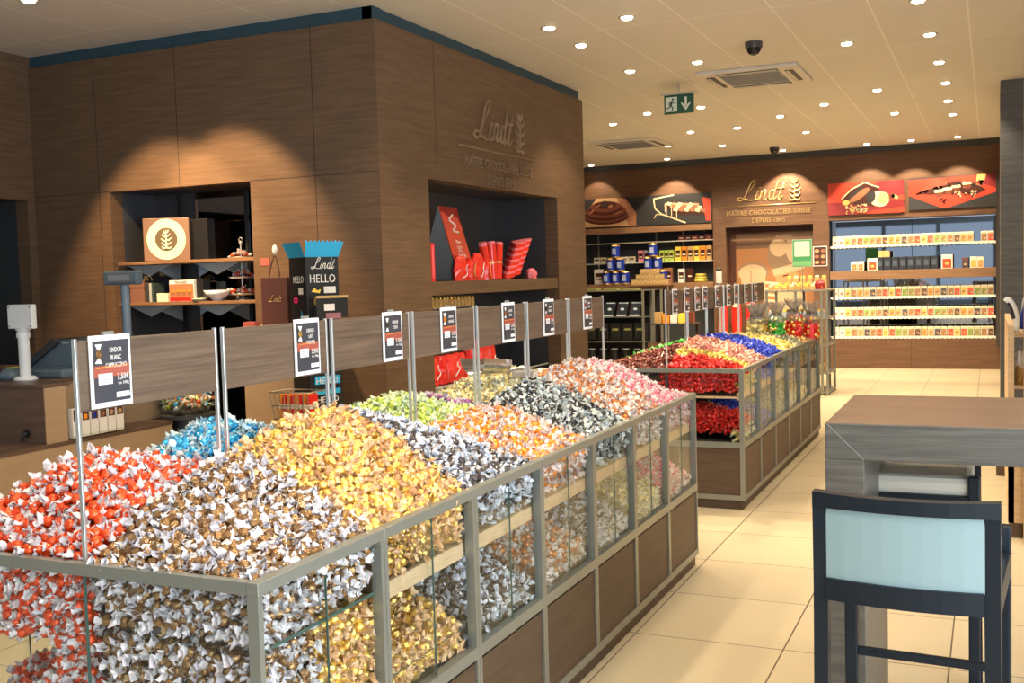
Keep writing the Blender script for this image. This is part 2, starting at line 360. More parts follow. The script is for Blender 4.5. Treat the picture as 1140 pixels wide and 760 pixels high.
b = MB(); PW = mat('pale_wall', (.50, .48, .45), .7); b.box(2.6, 3.6, 0, 2.72, 17.4, ZC, PW); b.box(2.6, -4.3, 0, 2.72, -2.4, ZC, PW); b.box(2.6, -2.4, 0, 2.72, 3.6, .4, PW); b.box(2.6, -2.4, 2.8, 2.72, 3.6, ZC, PW)
for y in (-.4, 1.6): b.box(2.6, y-.04, .4, 2.65, y+.04, 2.8, PW)
struct('wall_right', b)
b = MB(); MS = mat('shopfront_grey', (.10, .12, .14), .5)
b.box(-7, -4.16, 0, 3, -4.04, .35, MS); b.box(-7, -4.16, 2.85, 3, -4.04, ZC, MS)
for x in (-6.6, -5.0, -3.3, -1.6, .1, 1.6, 2.5): b.box(x-.06, -4.16, .35, x+.06, -4.04, 2.85, MS)
struct('wall_back', b)
b = MB(); b.box(.082, 11.4, 0, 1.1, 12.3, ZC, M_grey); struct('wall_pillar', b)
b = MB(); b.box(-.02, YF-.3, .35, .03, YF, 2.76, mat('side_trim', (.04, .03, .028), .5)); b.v = [(x+.08, y, z) for x, y, z in b.v]; struct('trim_1', b)
b = MB(); b.box(.157, 6.2, 0, .30, 6.29, 2.66, M_beige, .004); struct('trim_2', b)

# ------------------------------------------------------------------ ceiling fittings
def lamp_mesh():
    ring = MB(); ring.lathe((0, 0, 0), [(.042, .004), (.044, -.004), (.058, -.006), (.062, 0)], M_alu, 16)
    bulb = MB(); bulb.cyl((0, 0, -.001), (0, 0, -.014), .042, M_lamp, .034, 14)
    return ring, bulb
lamps = [(-2.85, 7.11), (-2.85, 7.76), (-2.27, 7.10), (-2.85, 8.97), (-2.24, 8.90), (-1.03, 8.81), (-.425, 8.82), (-.41, 10.06), (-.40, 11.23), (-.42, 12.46), (-.41, 13.6),
         (-1.03, 11.27), (-1.01, 13.1), (-1.63, 11.92), (-2.2, 12.52), (-2.17, 14.18), (-2.84, 13.2), (-2.82, 11.32), (-3.44, 11.41), (-4.03, 11.98), (-4.07, 14.46), (-3.43, 14.95), (-3.44, 13.26),
         (-.44, 7.68), (-.42, 16.02), (-1.02, 16.03), (-1.62, 16.08), (-5.83, 16.2), (-2.8, 16.1), (-4.55, 16.1), (-5.29, 4.79),
         (-4.75, 4.85), (-2.85, 5.2), (-2.25, 5.6), (-1.6, 6.2), (-2.85, 3.2), (-2.2, 3.6), (-1.5, 4.2), (-1.0, 2.8), (-2.2, 1.7), (-1.2, 1.2), (-.4, 4.6), (-3.6, 2.3), (.6, 3.4), (.6, 6.0)]  # all after the first are out of view, added to light the near shop
lt = thing('ceiling_light', 'x', 'ceiling light', (0, 0, ZC), 0, 'ceiling downlights', local=True)
r_, u_ = lamp_mesh(); part('trim_ring', r_, lt); part('bulb', u_, lt); remember(lt)
def lamp_row(x, y):
    return 'far' if y > 15.5 else 'pillar' if x > -.6 else 'exit' if abs(x+2.85) < .1 and y > 8 else 'corner' if x < -2.2 and y < 8 else 'conditioner' if x > -2.3 else 'second'
def lamp_rank(x, y):
    row = sorted([q for q in lamps if not (q[1] < 6.9) and lamp_row(*q) == lamp_row(x, y)], key=lambda q: q[0] if y > 15.5 else q[1]); return ORD[row.index((x, y))] if (x, y) in row else ''
near = {(-5.29, 4.79): 'small recessed downlight, the one above the till counter'}
for i, (x, y) in enumerate(lamps):
    hidden = y < 6.9 and (x, y) != (-5.29, 4.79)
    lab = near.get((x, y), 'small round glowing downlight recessed in the pale ceiling, outside the view' if hidden else
        'glowing downlight, row at %s' % ('the far wall' if y > 15.5 else 'the dark pillar' if x > -.6 else 'the exit sign' if abs(x+2.85) < .1 and y > 8 else 'the corner above the wordmark wall' if x < -2.2 and y < 8 else 'the air conditioner' if x > -2.3 else 'the second air conditioner')+', '+lamp_rank(x, y)+(' from the wordmark side' if y > 15.5 else ' away from the table'))
    if i: o = dup(lt, (x, y, ZC), lab)
    else: o = lt; o.location = (x, y, ZC); o['label'] = lab
    s = D.lights.new('downlight_beam', 'SPOT'); s.spot_size = R_(112); s.spot_blend = .45; s.shadow_soft_size = .03; s.color = WARM
    e = SPOT_W
    rot = (0, 0, 0)
    if y > 15.5: e = SPOT_W*1.7; s.spot_size = R_(84); s.spot_blend = .3; rot = (R_(16), 0, 0)
    if x in (-5.29, -4.75): s.spot_size = R_(62); s.spot_blend = .45; e = SPOT_W*4.6; rot = (R_(30), 0, 0); s.color = (1.0, .66, .34)
    if 11 < y < 15.5: e = SPOT_W*1.7; rot = (R_(22), 0, 0)
    if (x, y) == (-2.8, 16.1): e = SPOT_W*3.0
    if x == -5.83: e = SPOT_W*.5
    if (x, y) in ((-2.85, 7.11), (-2.85, 7.76)): s.spot_size = R_(58); s.spot_blend = .6; e = SPOT_W*4.5; s.spot_size = R_(70); rot = (0, R_(-26), 0)
    if y < 5.5 and x > -4: e *= .78
    s.energy = e
    so = D.objects.new('downlight_beam', s); COL.objects.link(so); so.parent = o; so.location = (0, 0, -.03); so.rotation_euler = rot
# air conditioning cassettes
def cassette(x0, y0, x1, y1, label):
    t = thing('air_conditioner', label, 'air conditioner', ((x0+x1)/2, (y0+y1)/2, ZC), 0)
    c = MB(); MW = mat('cassette_white', (.66, .64, .60), .4)
    c.box(x0, y0, ZC-.03, x1, y1, ZC, MW, .008); part('casing', c, t)
    g = MB(); w = x1-x0; h = y1-y0
    g.box(x0+w*.2, y0+h*.2, ZC-.034, x1-w*.2, y1-h*.2, ZC-.03, mat('intake_grey', (.32, .33, .34), .6))
    for k in range(12): g.box(x0+w*.21, y0+h*(.22+.047*k), ZC-.037, x1-w*.21, y0+h*(.235+.047*k), ZC-.034, mat('intake_line', (.22, .22, .23), .6))
    part('intake_grille', g, t)
    for (a, b_, c_, d) in ((.2, .07, .8, .15), (.2, .85, .8, .93), (.07, .2, .15, .8), (.85, .2, .93, .8)):
        s = MB(); s.box(x0+w*a, y0+h*b_, ZC-.036, x0+w*c_, y0+h*d, ZC-.03, M_dark)
        mxx = MB.box; s.box(x0+w*(a+.01), y0+h*(b_+.01), ZC-.04, x0+w*(c_-.04 if c_-a < .2 else c_-.01), y0+h*(d-.04 if d-b_ < .2 else d-.01), ZC-.036, MW); part('air_slot', s, t)
cassette(-2.38, 9.35, -1.5, 10.25, 'white square ceiling air conditioner between the exit sign and the dome camera')
cassette(-4.88, 13.4, -3.95, 14.3, 'white ceiling air conditioner near the far wall, beside the tall wordmark wall')
for x, y, l in ((-1.667, 8.38, 'black glass dome camera on the ceiling before the air conditioner'), (-2.84, 15.65, 'dark dome camera high by the far wall, above the wordmark')):
    t = thing('dome_camera', l, 'security camera', (x, y, ZC), 0)
    c = MB(); c.cyl((x, y, ZC), (x, y, ZC-.045), .068, mat('camera_grey', (.05, .05, .055), .4), .066, 20); part('housing', c, t)
    c = MB(); c.lathe((x, y, ZC-.045), [(.056, 0), (.05, -.025), (.034, -.045), (.012, -.055), (.0, -.056)], mat('dome_glass', (.01, .012, .015), .05), 20); part('dome', c, t)
t = thing('exit_sign', 'green and white exit sign hanging from the ceiling, running figure and arrow', 'exit sign', (-2.66, 9.85, ZC), 0)
c = MB(); c.box(-2.83, 9.83, 3.155, -2.49, 9.87, 3.175, M_alu, .003); c.cyl((-2.66, 9.85, 3.17), (-2.66, 9.85, ZC), .008, M_alu); part('hanger', c, t)
c = MB(); c.box(-2.80, 9.84, 2.98, -2.52, 9.86, 3.155, mat('exit_green', (.015, .10, .06), .4)); p = Pl(c, (-2.80, 9.84, 2.98), (1, 0, 0), (0, 0, 1))
MX = mat('exit_white', (.75, .85, .78), .4)
p.rect(.015, .02, .125, .155, MX, 1); MXG = mat('exit_green', 0)
p.ell(.085, .133, .011, .011, MXG, 2); p.line([(.078, .118), (.06, .075)], .022, MXG, 2); p.line([(.06, .08), (.085, .055), (.075, .03)], .011, MXG, 2); p.line([(.062, .08), (.045, .055), (.025, .055)], .011, MXG, 2); p.line([(.078, .112), (.1, .095), (.112, .105)], .008, MXG, 2); p.line([(.075, .112), (.05, .105), (.042, .085)], .008, MXG, 2)
p.rect(.197, .07, .219, .15, MX, 1); p.poly([(.165, .085), (.208, .025), (.251, .085), (.251, .105), (.208, .06), (.165, .105)], MX, 1)
part('sign_plate', c, t)

# ------------------------------------------------------------------ wordmarks
M_mark = mat('raised_wood_mark', (.20, .13, .085), .4)
def wall_mark(org, ux, uz, m, label, L=1.42, s=.15):     # org = start of the underline
    t = thing('wall_logo', label, 'wall lettering', org, 0); o = Vector(org); U = Vector(ux); Z = Vector(uz); n = U.cross(Z)
    c = MB(); wordmark(c, o+U*.24+Z*.085, ux, uz, s, m, .016); part('script_word', c, t)
    c = MB(); emblem(c, o+U*1.03+Z*.05, ux, uz, s*1.05, m, .016); part('emblem', c, t)
    c = MB(); c.tube([o, o+U*L], 0, m, 6, (.007, .012), n); part('underline', c, t)
    c = MB(); c.text('MAÎTRE CHOCOLATIER SUISSE', .112, o+U*L*.5-Z*.145, ux, uz, m, .012, sx=.80, spacing=1.05); part('lettering', c, t); c = MB(); c.text('DEPUIS 1845', .112, o+U*L*.5-Z*.265, ux, uz, m, .012, sx=.80, spacing=1.05); part('lettering', c, t)
wall_mark((XL, 7.07, 2.485), (0, 1, 0), (0, 0, 1), mat('mark_bronze', (.26, .175, .11), .32, .3), 'raised bronze script logo with emblem on the brown wall above the red goods')
wall_mark((-3.81, YF, 2.485), (1, 0, 0), (0, 0, 1), mat('mark_gold', (.85, .60, .28), .25, .7), 'golden script logo with emblem on the far wall above the chef picture')

# ------------------------------------------------------------------ wrapped truffles
def candy_template(seed, hi=True, wing=1.08):
    rnd = random.Random(seed); vs = []; fs = []; ms = []
    n, k = (8, 5) if hi else (6, 4)
    r = .0166
    for j in range(k+1):
        a = math.pi*j/k
        for i in range(n):
            q = r*(1+rnd.uniform(-.07, .07)) if 0 < j < k else r
            vs.append((q*math.cos(a)*1.05, q*math.sin(a)*math.cos(2*math.pi*i/n), q*math.sin(a)*math.sin(2*math.pi*i/n)))
    for j in range(k):
        for i in range(n): fs.append((j*n+i, j*n+(i+1) % n, (j+1)*n+(i+1) % n, (j+1)*n+i)); ms.append(0)
    m = 11 if hi else 7
    for sgn in (-1, 1):
        o = len(vs); dy, dz = rnd.uniform(-.008, .008), rnd.uniform(-.008, .008); ph = rnd.uniform(0, 6)
        for x, q, jit in ((.0115, .0080, .001), (.0170, .0080, .002), (.0220*wing, .0125*wing, .0032), (.0285*wing, .0145*wing, .0042)):
            for i in range(m):
                z = (1 if i % 2 else -1)*jit
                qq = q*(1+.22*math.sin(2*2*math.pi*i/m+ph))+z*.7+rnd.uniform(-1, 1)*jit*.9; t = 2*math.pi*(i+rnd.uniform(-.3, .3))/m
                vs.append((sgn*(x+rnd.uniform(-1, 1)*jit*1.1+z*.5), qq*math.cos(t)+dy*(x/.028), qq*math.sin(t)*.62+dz*(x/.028)))
        for j in range(3):
            for i in range(m): fs.append((o+j*m+i, o+j*m+(i+1) % m, o+(j+1)*m+(i+1) % m, o+(j+1)*m+i)); ms.append(1)
    return vs, fs, ms
TPL = [candy_template(s, True, (.95, 1.12)[s % 2]) for s in range(8)]; TPS = [candy_template(s, False) for s in range(4)]
TPL = [([tuple(c*.91 for c in v) for v in a], b_, c_) for a, b_, c_ in TPL]; TPS = [([tuple(c*.93 for c in v) for v in a], b_, c_) for a, b_, c_ in TPS]
def wrap_mat(name, col): 
    m = mat(name, col, .22, 0.0, .8); return m
KIND = {  # name: (ball colour, metallic, wrapper end colour, label colour words)
    'gold': ((1.0, .31, .008), .55, (.98, .60, .31), 'gold foil truffle with creamy twisted ends'),
    'brown': ((.36, .20, .085), .8, (.93, .86, .88), 'bronze foil truffle with white twisted ends'),
    'red': ((.88, .085, .01), .5, (.95, .86, .86), 'bright red truffle with white twisted ends'),
    'blue': ((.02, .36, .70), .5, (.74, .88, .92), 'sky blue truffle with pale twisted ends'),
    'navy': ((.10, .08, .08), .7, (.80, .82, .90), 'dark blue truffle with silvery white twisted ends'),
    'orange': ((.98, .30, .02), .5, (.96, .80, .74), 'orange foil truffle with white twisted ends'),
    'black': ((.012, .014, .02), .4, (.74, .77, .74), 'black truffle with silvery white twisted ends'),
    'caramel': ((.62, .20, .05), .6, (.95, .84, .78), 'copper brown truffle with white twisted ends'),
    'pink': ((.80, .14, .22), .3, (.95, .74, .73), 'pink truffle with pale rose twisted ends'),
    'green': ((.50, .62, .10), .5, (.80, .88, .56), 'lime green truffle with pale green ends'),
    'purple': ((.32, .10, .30), .3, (.75, .60, .72), 'mauve truffle with pale lilac ends'),
    'ivory': ((.75, .62, .25), .3, (.85, .80, .58), 'pale yellow truffle with ivory twisted ends'),
    'scarlet': ((.72, .015, .01), .3, (.78, .05, .035), 'glossy scarlet sweet in all red foil'),
    'coral': ((.80, .22, .16), .4, (.85, .50, .40), 'coral pink foil sweet'),
    'cobalt': ((.02, .05, .55), .45, (.05, .10, .65), 'cobalt blue foil sweet'),
    'lemon': ((.85, .62, .10), .5, (.88, .74, .30), 'yellow gold foil sweet'),
    'olive': ((.22, .22, .10), .4, (.50, .52, .38), 'olive and silver foil sweet'),
    'burgundy': ((.12, .018, .012), .4, (.32, .09, .06), 'burgundy brown foil sweet'),
    'emerald': ((.04, .45, .04), .35, (.20, .62, .16), 'bright green foil sweet'),
    'silver': ((.25, .30, .42), .5, (.62, .68, .78), 'silver blue foil sweet'),
}
PILE = {k: {} for k in KIND}          # kind -> tray words -> list of (position, shown)
COREM = {}
def put(kind, tray, pos, shown=True): PILE[kind].setdefault(tray, []).append((pos, shown))
CORES = {}
def grid_heap(kind, tray, x0, x1, y0, y1, h, sp=.0232, depth2=True, mixin=None):
    """truffles on the surface z = h(x, y), a second layer beneath, and a mound that carries them"""
    nx = max(1, int((x1-x0)/sp)); ny = max(1, int((y1-y0)/sp))
    for lay in ((0, 1) if depth2 else (0,)):
        for i in range(nx):
            for j in range(ny):
                x = x0+(i+.5+random.uniform(-.4, .4)+(.5*lay))*(x1-x0)/nx; y = y0+(j+.5+random.uniform(-.4, .4)+(.5*lay))*(y1-y0)/ny
                if x > x1 or y > y1: continue
                z = h(x, y)+random.uniform(-.006, .009)-.021*lay-.004
                put(kind, tray, (x, y, z), lay == 0)
    vs = []; k = 10
    for i in range(k+1):
        for j in range(k+1):
            x = x0+(x1-x0)*i/k; y = y0+(y1-y0)*j/k; vs.append((x, y, h(x, y)-.04))
    fs = [(i*(k+1)+j, (i+1)*(k+1)+j, (i+1)*(k+1)+j+1, i*(k+1)+j+1) for i in range(k) for j in range(k)]
    CORES.setdefault((kind, tray), []).append((vs, fs))
def face_heap(kind, tray, a0, a1, z0, z1, pos, sp=.0232, axis='x', back=.02, topf=None):
    """truffles pressed against an upright pane: axis 'x' = pane at x = pos running in y, 'y' = pane at y = pos running in x"""
    na = max(1, int((a1-a0)/sp)); nz = max(1, int((z1-z0)/sp))
    for lay in (0, 1):
        for i in range(na):
            for j in range(nz):
                a = a0+(i+.5+random.uniform(-.35, .35)+.5*lay)*(a1-a0)/na; z = z0+(j+.5+random.uniform(-.35, .35)+.5*lay)*(z1-z0)/nz
                if a > a1 or (topf and z > topf(a)): continue
                d = random.uniform(0, .006)+lay*back
                put(kind, tray, (pos-d, a, z) if axis == 'x' else (a, pos+d, z), lay == 0)
def lerp(tab, y):
    if y <= tab[0][0]: return tab[0][1]
    for (a, u), (c, v) in zip(tab, tab[1:]):
        if y <= c: return u+(v-u)*(y-a)/(c-a)
    return tab[-1][1]

# ------------------------------------------------------------------ display cabinets
def cabinet(xl, xc, xr, y0, y1, label, group, end=False, board=True, header=True, last=False, dark_end=False):
    t = thing('display_cabinet', label, 'display cabinet', (xc, (y0+y1)/2, 0), 0, group)
    P = M_frame
    for x in (xl, xr):
        f = MB(); s = 1 if x == xr else -1; xi = x-s*.03
        f.box(xi, y0, .862, x, y1, .889, P, .002); f.box(xi, y0, .39, x-s*.001, y1, .425, P); f.box(xi, y0, .06, x-s*.001, y1, .09, P)
        for ya in (y0, y1-.018): f.box(xi, ya+.001, .06, x-s*.002, ya+.017, .862, P)
        part('side_frame', f, t)
    f = MB()
    if end:
        f.box(xl+.03, y0, .862, xr-.03, y0+.022, .889, P); f.box(xl+.03, y0, .39, xr-.03, y0+.02, .425, P); f.box(xl+.03, y0, .06, xr-.03, y0+.02, .09, P)
    if last: f.box(xl+.03, y1-.022, .862, xr-.03, y1, .889, P)
    if f.v: part('end_frame', f, t)
    for x in (xl, xr):
        s = 1 if x == xr else -1
        g = MB(); g.box(x-s*.012, y0+.018, .425, x-s*.016, (y0+y1)/2+.01, .862, M_glass); g.box(x-s*.018, (y0+y1)/2-.01, .425, x-s*.022, y1-.018, .862, M_glass)
        g.box(x-s*.0115, (y0+y1)/2+.009, .425, x-s*.0165, (y0+y1)/2+.0112, .862, M_gedge); part('side_glass', g, t)
        w = MB(); w.box(x-s*.008, y0+.018, .09, x-s*.02, y1-.018, .378, M_panel); w.box(x-s*.012, y0+.018, .378, x-s*.03, y1-.018, .392, M_black); part('base_panel', w, t)
        k = MB(); k.box(x-s*.02, y0, 0, x-s*.03, y1, .06, M_panel); part('kick_plate', k, t)
    if end:
        g = MB(); g.box(xl+.018, y0+.008, .425, xc, y0+.012, .862, M_glass); g.box(xc, y0+.014, .425, xr-.018, y0+.018, .862, M_glass); g.box(xc-.0015, y0+.007, .425, xc+.0015, y0+.014, .862, M_gedge); part('end_glass', g, t)
        w = MB(); w.box(xl+.018, y0+.008, .09, xr-.018, y0+.02, .39, M_panel); part('end_panel', w, t)
        k = MB(); k.box(xl+.02, y0+.02, 0, xr-.02, y0+.03, .06, M_panel); part('end_kick_plate', k, t)
    d = MB(); d.box(xl+.03, y0+.002, .405, xr-.03, y1-.002, .42, M_dark); part('deck', d, t)
    if not (end and not board):
        d = MB(); d.box(xc-.006, y0+.002, .42, xc+.006, y1-.002, .86, M_dark); part('partition', d, t)
    if board:
        for x, s in ((xr, 1), (xl, -1)):
            w = MB(); w.box(x-s*.035, y0+.02, .69, x-s*.05, y1-.02, .735, M_beige); w.box(x-s*.05, y0+.02, .70, xc+s*.006, y1-.02, .712, M_beige); part('tray_board', w, t)
            a = MB(); a.box(x-s*.03, y0+.022, .735, x-s*.033, y1-.022, .80, M_acry); a.box(x-s*.03, y0+.02, .735, x-s*.2, y0+.023, .82, M_acry); part('upper_tray', a, t)
            a = MB(); a.box(x-s*.034, y0+.03, .422, x-s*.037, y1-.03, .485, M_acry); a.box(x-s*.034, y0+.03, .485, x-s*.037, y1-.03, .4865, M_gedge); a.box(x-s*.037, y0+.03, .422, x-s*.3, y0+.033, .50, M_acry); part('lower_tray', a, t)
    elif end:
        a = MB(); a.box(xc+.01, y0+.03, .728, xr-.025, y1-.02, .733, M_acry); a.box(xr-.0255, y0+.03, .727, xr-.0235, y1-.02, .734, M_gedge); part('glass_shelf', a, t)
    if dark_end:
        a = MB(); a.box(xl+.02, y1-.03, .42, xr-.02, y1-.02, .862, M_dark); part('end_board', a, t)
    if header:
        h = MB(); h.box(xc-.0045, y0+.0205, 1.225, xc+.0045, y1-.0205, 1.385, M_head, .001); part('header_panel', h, t)
        for ya in (y0+.016, y1-.016):
            h = MB(); h.box(xc-.0052, ya-.004, .86, xc+.0052, ya+.004, 1.39, M_alu, .0015); part('header_post', h, t)
    return t
def ordy(i): return ORD[i]
AX = (-2.34, -1.854, -1.368)
AY = [1.735, 2.235, 2.745, 3.25, 3.765, 4.265, 4.77, 5.29]
RK = ['brown', 'gold', 'navy', 'orange', 'black', 'caramel', 'pink']; LK = ['red', 'blue', 'green', 'green', 'ivory', 'ivory', 'ivory']
cabcol = ['bronze and white truffles, glazed end', 'gold truffles', 'dark blue truffles', 'orange truffles', 'black and silver truffles', 'copper brown truffles', 'pink truffles at its far end']
for i in range(7):
    cabinet(*AX, AY[i], AY[i+1], 'glazed wood cabinet of the near island with '+cabcol[i], 'near island cabinets', end=i == 0, board=i > 0, last=i == 6)
TC = [(1.735, .90), (1.95, .98), (2.22, 1.045), (2.5, 1.10), (2.75, 1.11), (3.0, 1.04), (3.24, .955), (3.5, .97), (3.76, .99), (4.24, 1.045), (4.75, 1.085), (5.1, 1.05), (5.29, .91)]
def hR(x, y):
    t = min(1, max(0, (x-AX[1])/(AX[2]-.03-AX[1]))); hc = lerp(TC, y)
    z = hc+(.872-hc)*t**1.25 + .018*math.sin(math.pi*min(1, t*1.4))
    z += .012*mnoise.noise((x*9, y*9, 0)); return min(z, .872+(y-1.75)*.55, .872+(5.29-y)*1.2)
TL = [(1.735, 1.0), (1.87, 1.06), (2.05, 1.08), (2.2, 1.03), (2.46, 1.105), (2.76, 1.015), (3.1, 1.02), (3.35, 1.05), (3.6, 1.055), (3.85, .975), (4.12, 1.045), (4.54, 1.065), (5.0, .985), (5.29, .91)]
def hL(x, y):
    d = abs(x+2.08)/.26 if x < -2.08 else abs(x+2.08)/.226*.35
    z = lerp(TL, y); z = z-(z-.875)*min(1, d)**1.6 + .012*mnoise.noise((x*9, y*9, 3)); z = max(z, .865)
    if x > -2.08:
        w = (x+2.08)/.226; z = z*(1-w)+w*min(z, lerp(TC, y))
    return min(z, .875+(y-1.75)*.95, .872+(5.29-y)*1.2)
for i in range(7):
    wob = lambda a: 0 if a in (AY[0], AY[-1]) else .0
    grid_heap(RK[i], 'upper', AX[1]+.008, AX[2]-.028, AY[i]+(.03 if i == 0 else -.012), AY[i+1]+(.012 if i < 6 else -.03), hR)
    grid_heap(LK[i], 'upper', AX[0]+.03, AX[1]-.008, AY[i]+(.03 if i == 0 else 0), AY[i+1]-(.03 if i == 6 else 0), hL, .024)
    if i == 4: grid_heap('purple', 'upper', AX[0]+.05, AX[1]-.03, AY[4]-.02, AY[4]+.10, lambda x, y: hL(x, y)+.02, .024)
    if i: face_heap(RK[i], 'upper', AY[i]+.03, AY[i+1]-.03, .75, .87, AX[2]-.047)
face_heap('brown', 'upper', AY[0]+.04, AY[1]-.03, .748, .87, AX[2]-.045)
face_heap('brown', 'lower', AY[0]+.04, AY[1]-.26, .44, .715, AX[2]-.045); face_heap('gold', 'lower', AY[1]-.25, AY[1]-.03, .44, .715, AX[2]-.045)
face_heap('brown', 'upper', AX[1]+.03, AX[2]-.03, .748, .87, AY[0]+.036, axis='y'); face_heap('brown', 'lower', AX[1]+.03, AX[2]-.03, .48, .715, AY[0]+.036, axis='y')
face_heap('red', 'upper', AX[0]+.03, AX[1]-.015, .69, .87, AY[0]+.036, axis='y'); face_heap('red', 'lower', AX[1]-.12, AX[1]-.015, .48, .69, AY[0]+.036, axis='y')
grid_heap('red', 'lower', AX[0]+.05, AX[1]-.03, AY[0]+.03, AY[0]+.3, lambda x, y: .50+.22*max(0, (x+2.2)/.34)+.05*math.sin(y*20))
LOW = {1: 'gold', 2: 'navy', 3: 'caramel', 4: 'navy', 5: 'ivory', 6: 'pink'}
for i in range(1, 7):
    k = LOW[i]; a, c = AY[i]+.035, AY[i+1]-.035
    face_heap(k, 'lower', a, c, .43, .485, AX[2]-.052)
    top = .20 if i == 1 else .14
    grid_heap(k, 'lower', AX[2]-.38, AX[2]-.05, a, c, lambda x, y: .485+min(.19, (AX[2]-.05-x)*.55)*(1.0 if i != 3 else .9)+.01*math.sin(y*31), .029)
# far island
BX = (-2.40, -1.90, -1.405); BY = [6.6, 7.142, 7.684, 8.226, 8.768, 9.31, 9.85]
RK2 = ['scarlet', 'cobalt', 'lemon', 'lemon', 'olive', 'gold']; LK2 = ['burgundy', 'emerald', 'burgundy', 'lemon', 'silver', 'ivory']
farcol = ['scarlet sweets behind its glazed end', 'cobalt blue sweets', 'yellow gold sweets beside the cobalt blue', 'yellow gold sweets further along', 'olive and silver sweets', 'the cellophane gift bags on top']
for i in range(6):
    cabinet(*BX, BY[i], BY[i+1], 'glazed wood cabinet of the far island with '+farcol[i], 'far island cabinets', end=i == 0, last=i == 5, dark_end=i == 5)
TB = [(6.6, .90), (6.9, .99), (7.2, 1.04), (7.7, 1.01), (8.2, .99), (8.8, .97), (9.4, .93), (9.85, .88)]
def hB(x, y):
    t = min(1, max(0, (x-BX[1])/(BX[2]-.03-BX[1]))); hc = lerp(TB, y)
    return min(hc+(.875-hc)*t**1.3+.02*math.sin(math.pi*t)+.012*mnoise.noise((x*9, y*9, 5)), .875+(y-6.6)*.5)
def hB2(x, y):
    t = min(1, abs(x-BX[1])/.47); hc = lerp(TB, y)-.02
    return max(.87, min(hc+(.875-hc)*t**1.6+.012*mnoise.noise((x*9, y*9, 5)), .875+(y-6.6)*.45))
grid_heap('scarlet', 'upper', BX[1]+.008, BX[2]-.03, 6.63, 6.80, hB, .03)
grid_heap('lemon', 'upper', BX[1]+.008, BX[2]-.03, 6.80, 6.92, hB, .03)
grid_heap('coral', 'upper', BX[1]+.008, BX[2]-.03, 6.92, 7.48, hB, .03)
grid_heap('cobalt', 'upper', BX[1]+.008, BX[2]-.03, 7.48, 8.1, lambda x, y: hB(x, y)+.01, .03)
grid_heap('lemon', 'upper', BX[1]+.008, BX[2]-.03, 8.1, 8.768, hB, .03)
grid_heap('olive', 'upper', BX[1]+.008, BX[2]-.03, 8.768, 9.2, hB, .032)
grid_heap('gold', 'far upper', BX[1]+.008, BX[2]-.03, 9.2, 9.82, hB, .032)
for i in range(6): grid_heap(LK2[i], 'upper' if LK2[i] != 'ivory' else 'far upper', BX[0]+.03, BX[1]-.008, BY[i]+(.03 if i == 0 else 0), BY[i+1]-.01, hB2, .032)
face_heap('scarlet', 'upper', BX[1]-.05, BX[2]-.03, .74, .87, 6.636, axis='y', sp=.027); face_heap('scarlet', 'lower', BX[1]-.05, BX[2]-.04, .47, .60, 6.70, axis='y', sp=.027)
grid_heap('scarlet', 'lower', BX[1]-.05, BX[2]-.05, 6.70, 7.0, lambda x, y: .60+(y-6.7)*.1-.08*max(0, (x+1.75)/.3), .029)
for i in range(6):
    a, c = BY[i]+.035, BY[i+1]-.035; k = ['lemon', 'cobalt', 'olive', 'silver', 'lemon', 'olive'][i]
    face_heap(k, 'upper', a, c, .75, .87, BX[2]-.047, .03)
    if i < 5:
        k = ['ivory', 'cobalt', 'olive', 'olive', 'lemon'][i]; tr = 'lower' if k != 'ivory' else 'far lower'
        face_heap(k, tr, a, c, .43, .485, BX[2]-.052, .03)
        grid_heap(k, tr, BX[2]-.35, BX[2]-.05, a if i else 7.02, c, lambda x, y: .485+(BX[2]-.05-x)*.45, .031)

CAMP = Vector((0, 0, 1.5))
import numpy as np
def crumple(m, bs=.9):
    if m.get('done'): return m
    nt = m.node_tree; c = nt.nodes.new('ShaderNodeTexCoord'); n = nt.nodes.new('ShaderNodeTexNoise'); n.inputs['Scale'].default_value = 230; n.inputs['Detail'].default_value = 3
    bp = nt.nodes.new('ShaderNodeBump'); bp.inputs['Strength'].default_value = bs; bp.inputs['Distance'].default_value = .004
    nt.links.new(c.outputs['Object'], n.inputs['Vector']); nt.links.new(n.outputs['Fac'], bp.inputs['Height']); nt.links.new(bp.outputs[0], nt.nodes['Principled BSDF'].inputs['Normal']); m['done'] = 1
    return m
def rot_rand(rnd):
    z = rnd.uniform(0, 2*math.pi); y = rnd.gauss(0, .38); x = rnd.uniform(0, 2*math.pi)
    return Matrix.Rotation(z, 3, 'Z') @ Matrix.Rotation(y, 3, 'Y') @ Matrix.Rotation(x, 3, 'X')
LATER = []        # single sweets, linked at the very end of the script
TRAYS = {'upper': 'heaped in the open upper trays', 'lower': 'in the lower trays behind glass', 'far upper': 'heaped on the far island', 'far lower': 'in the lower tray of the far island'}
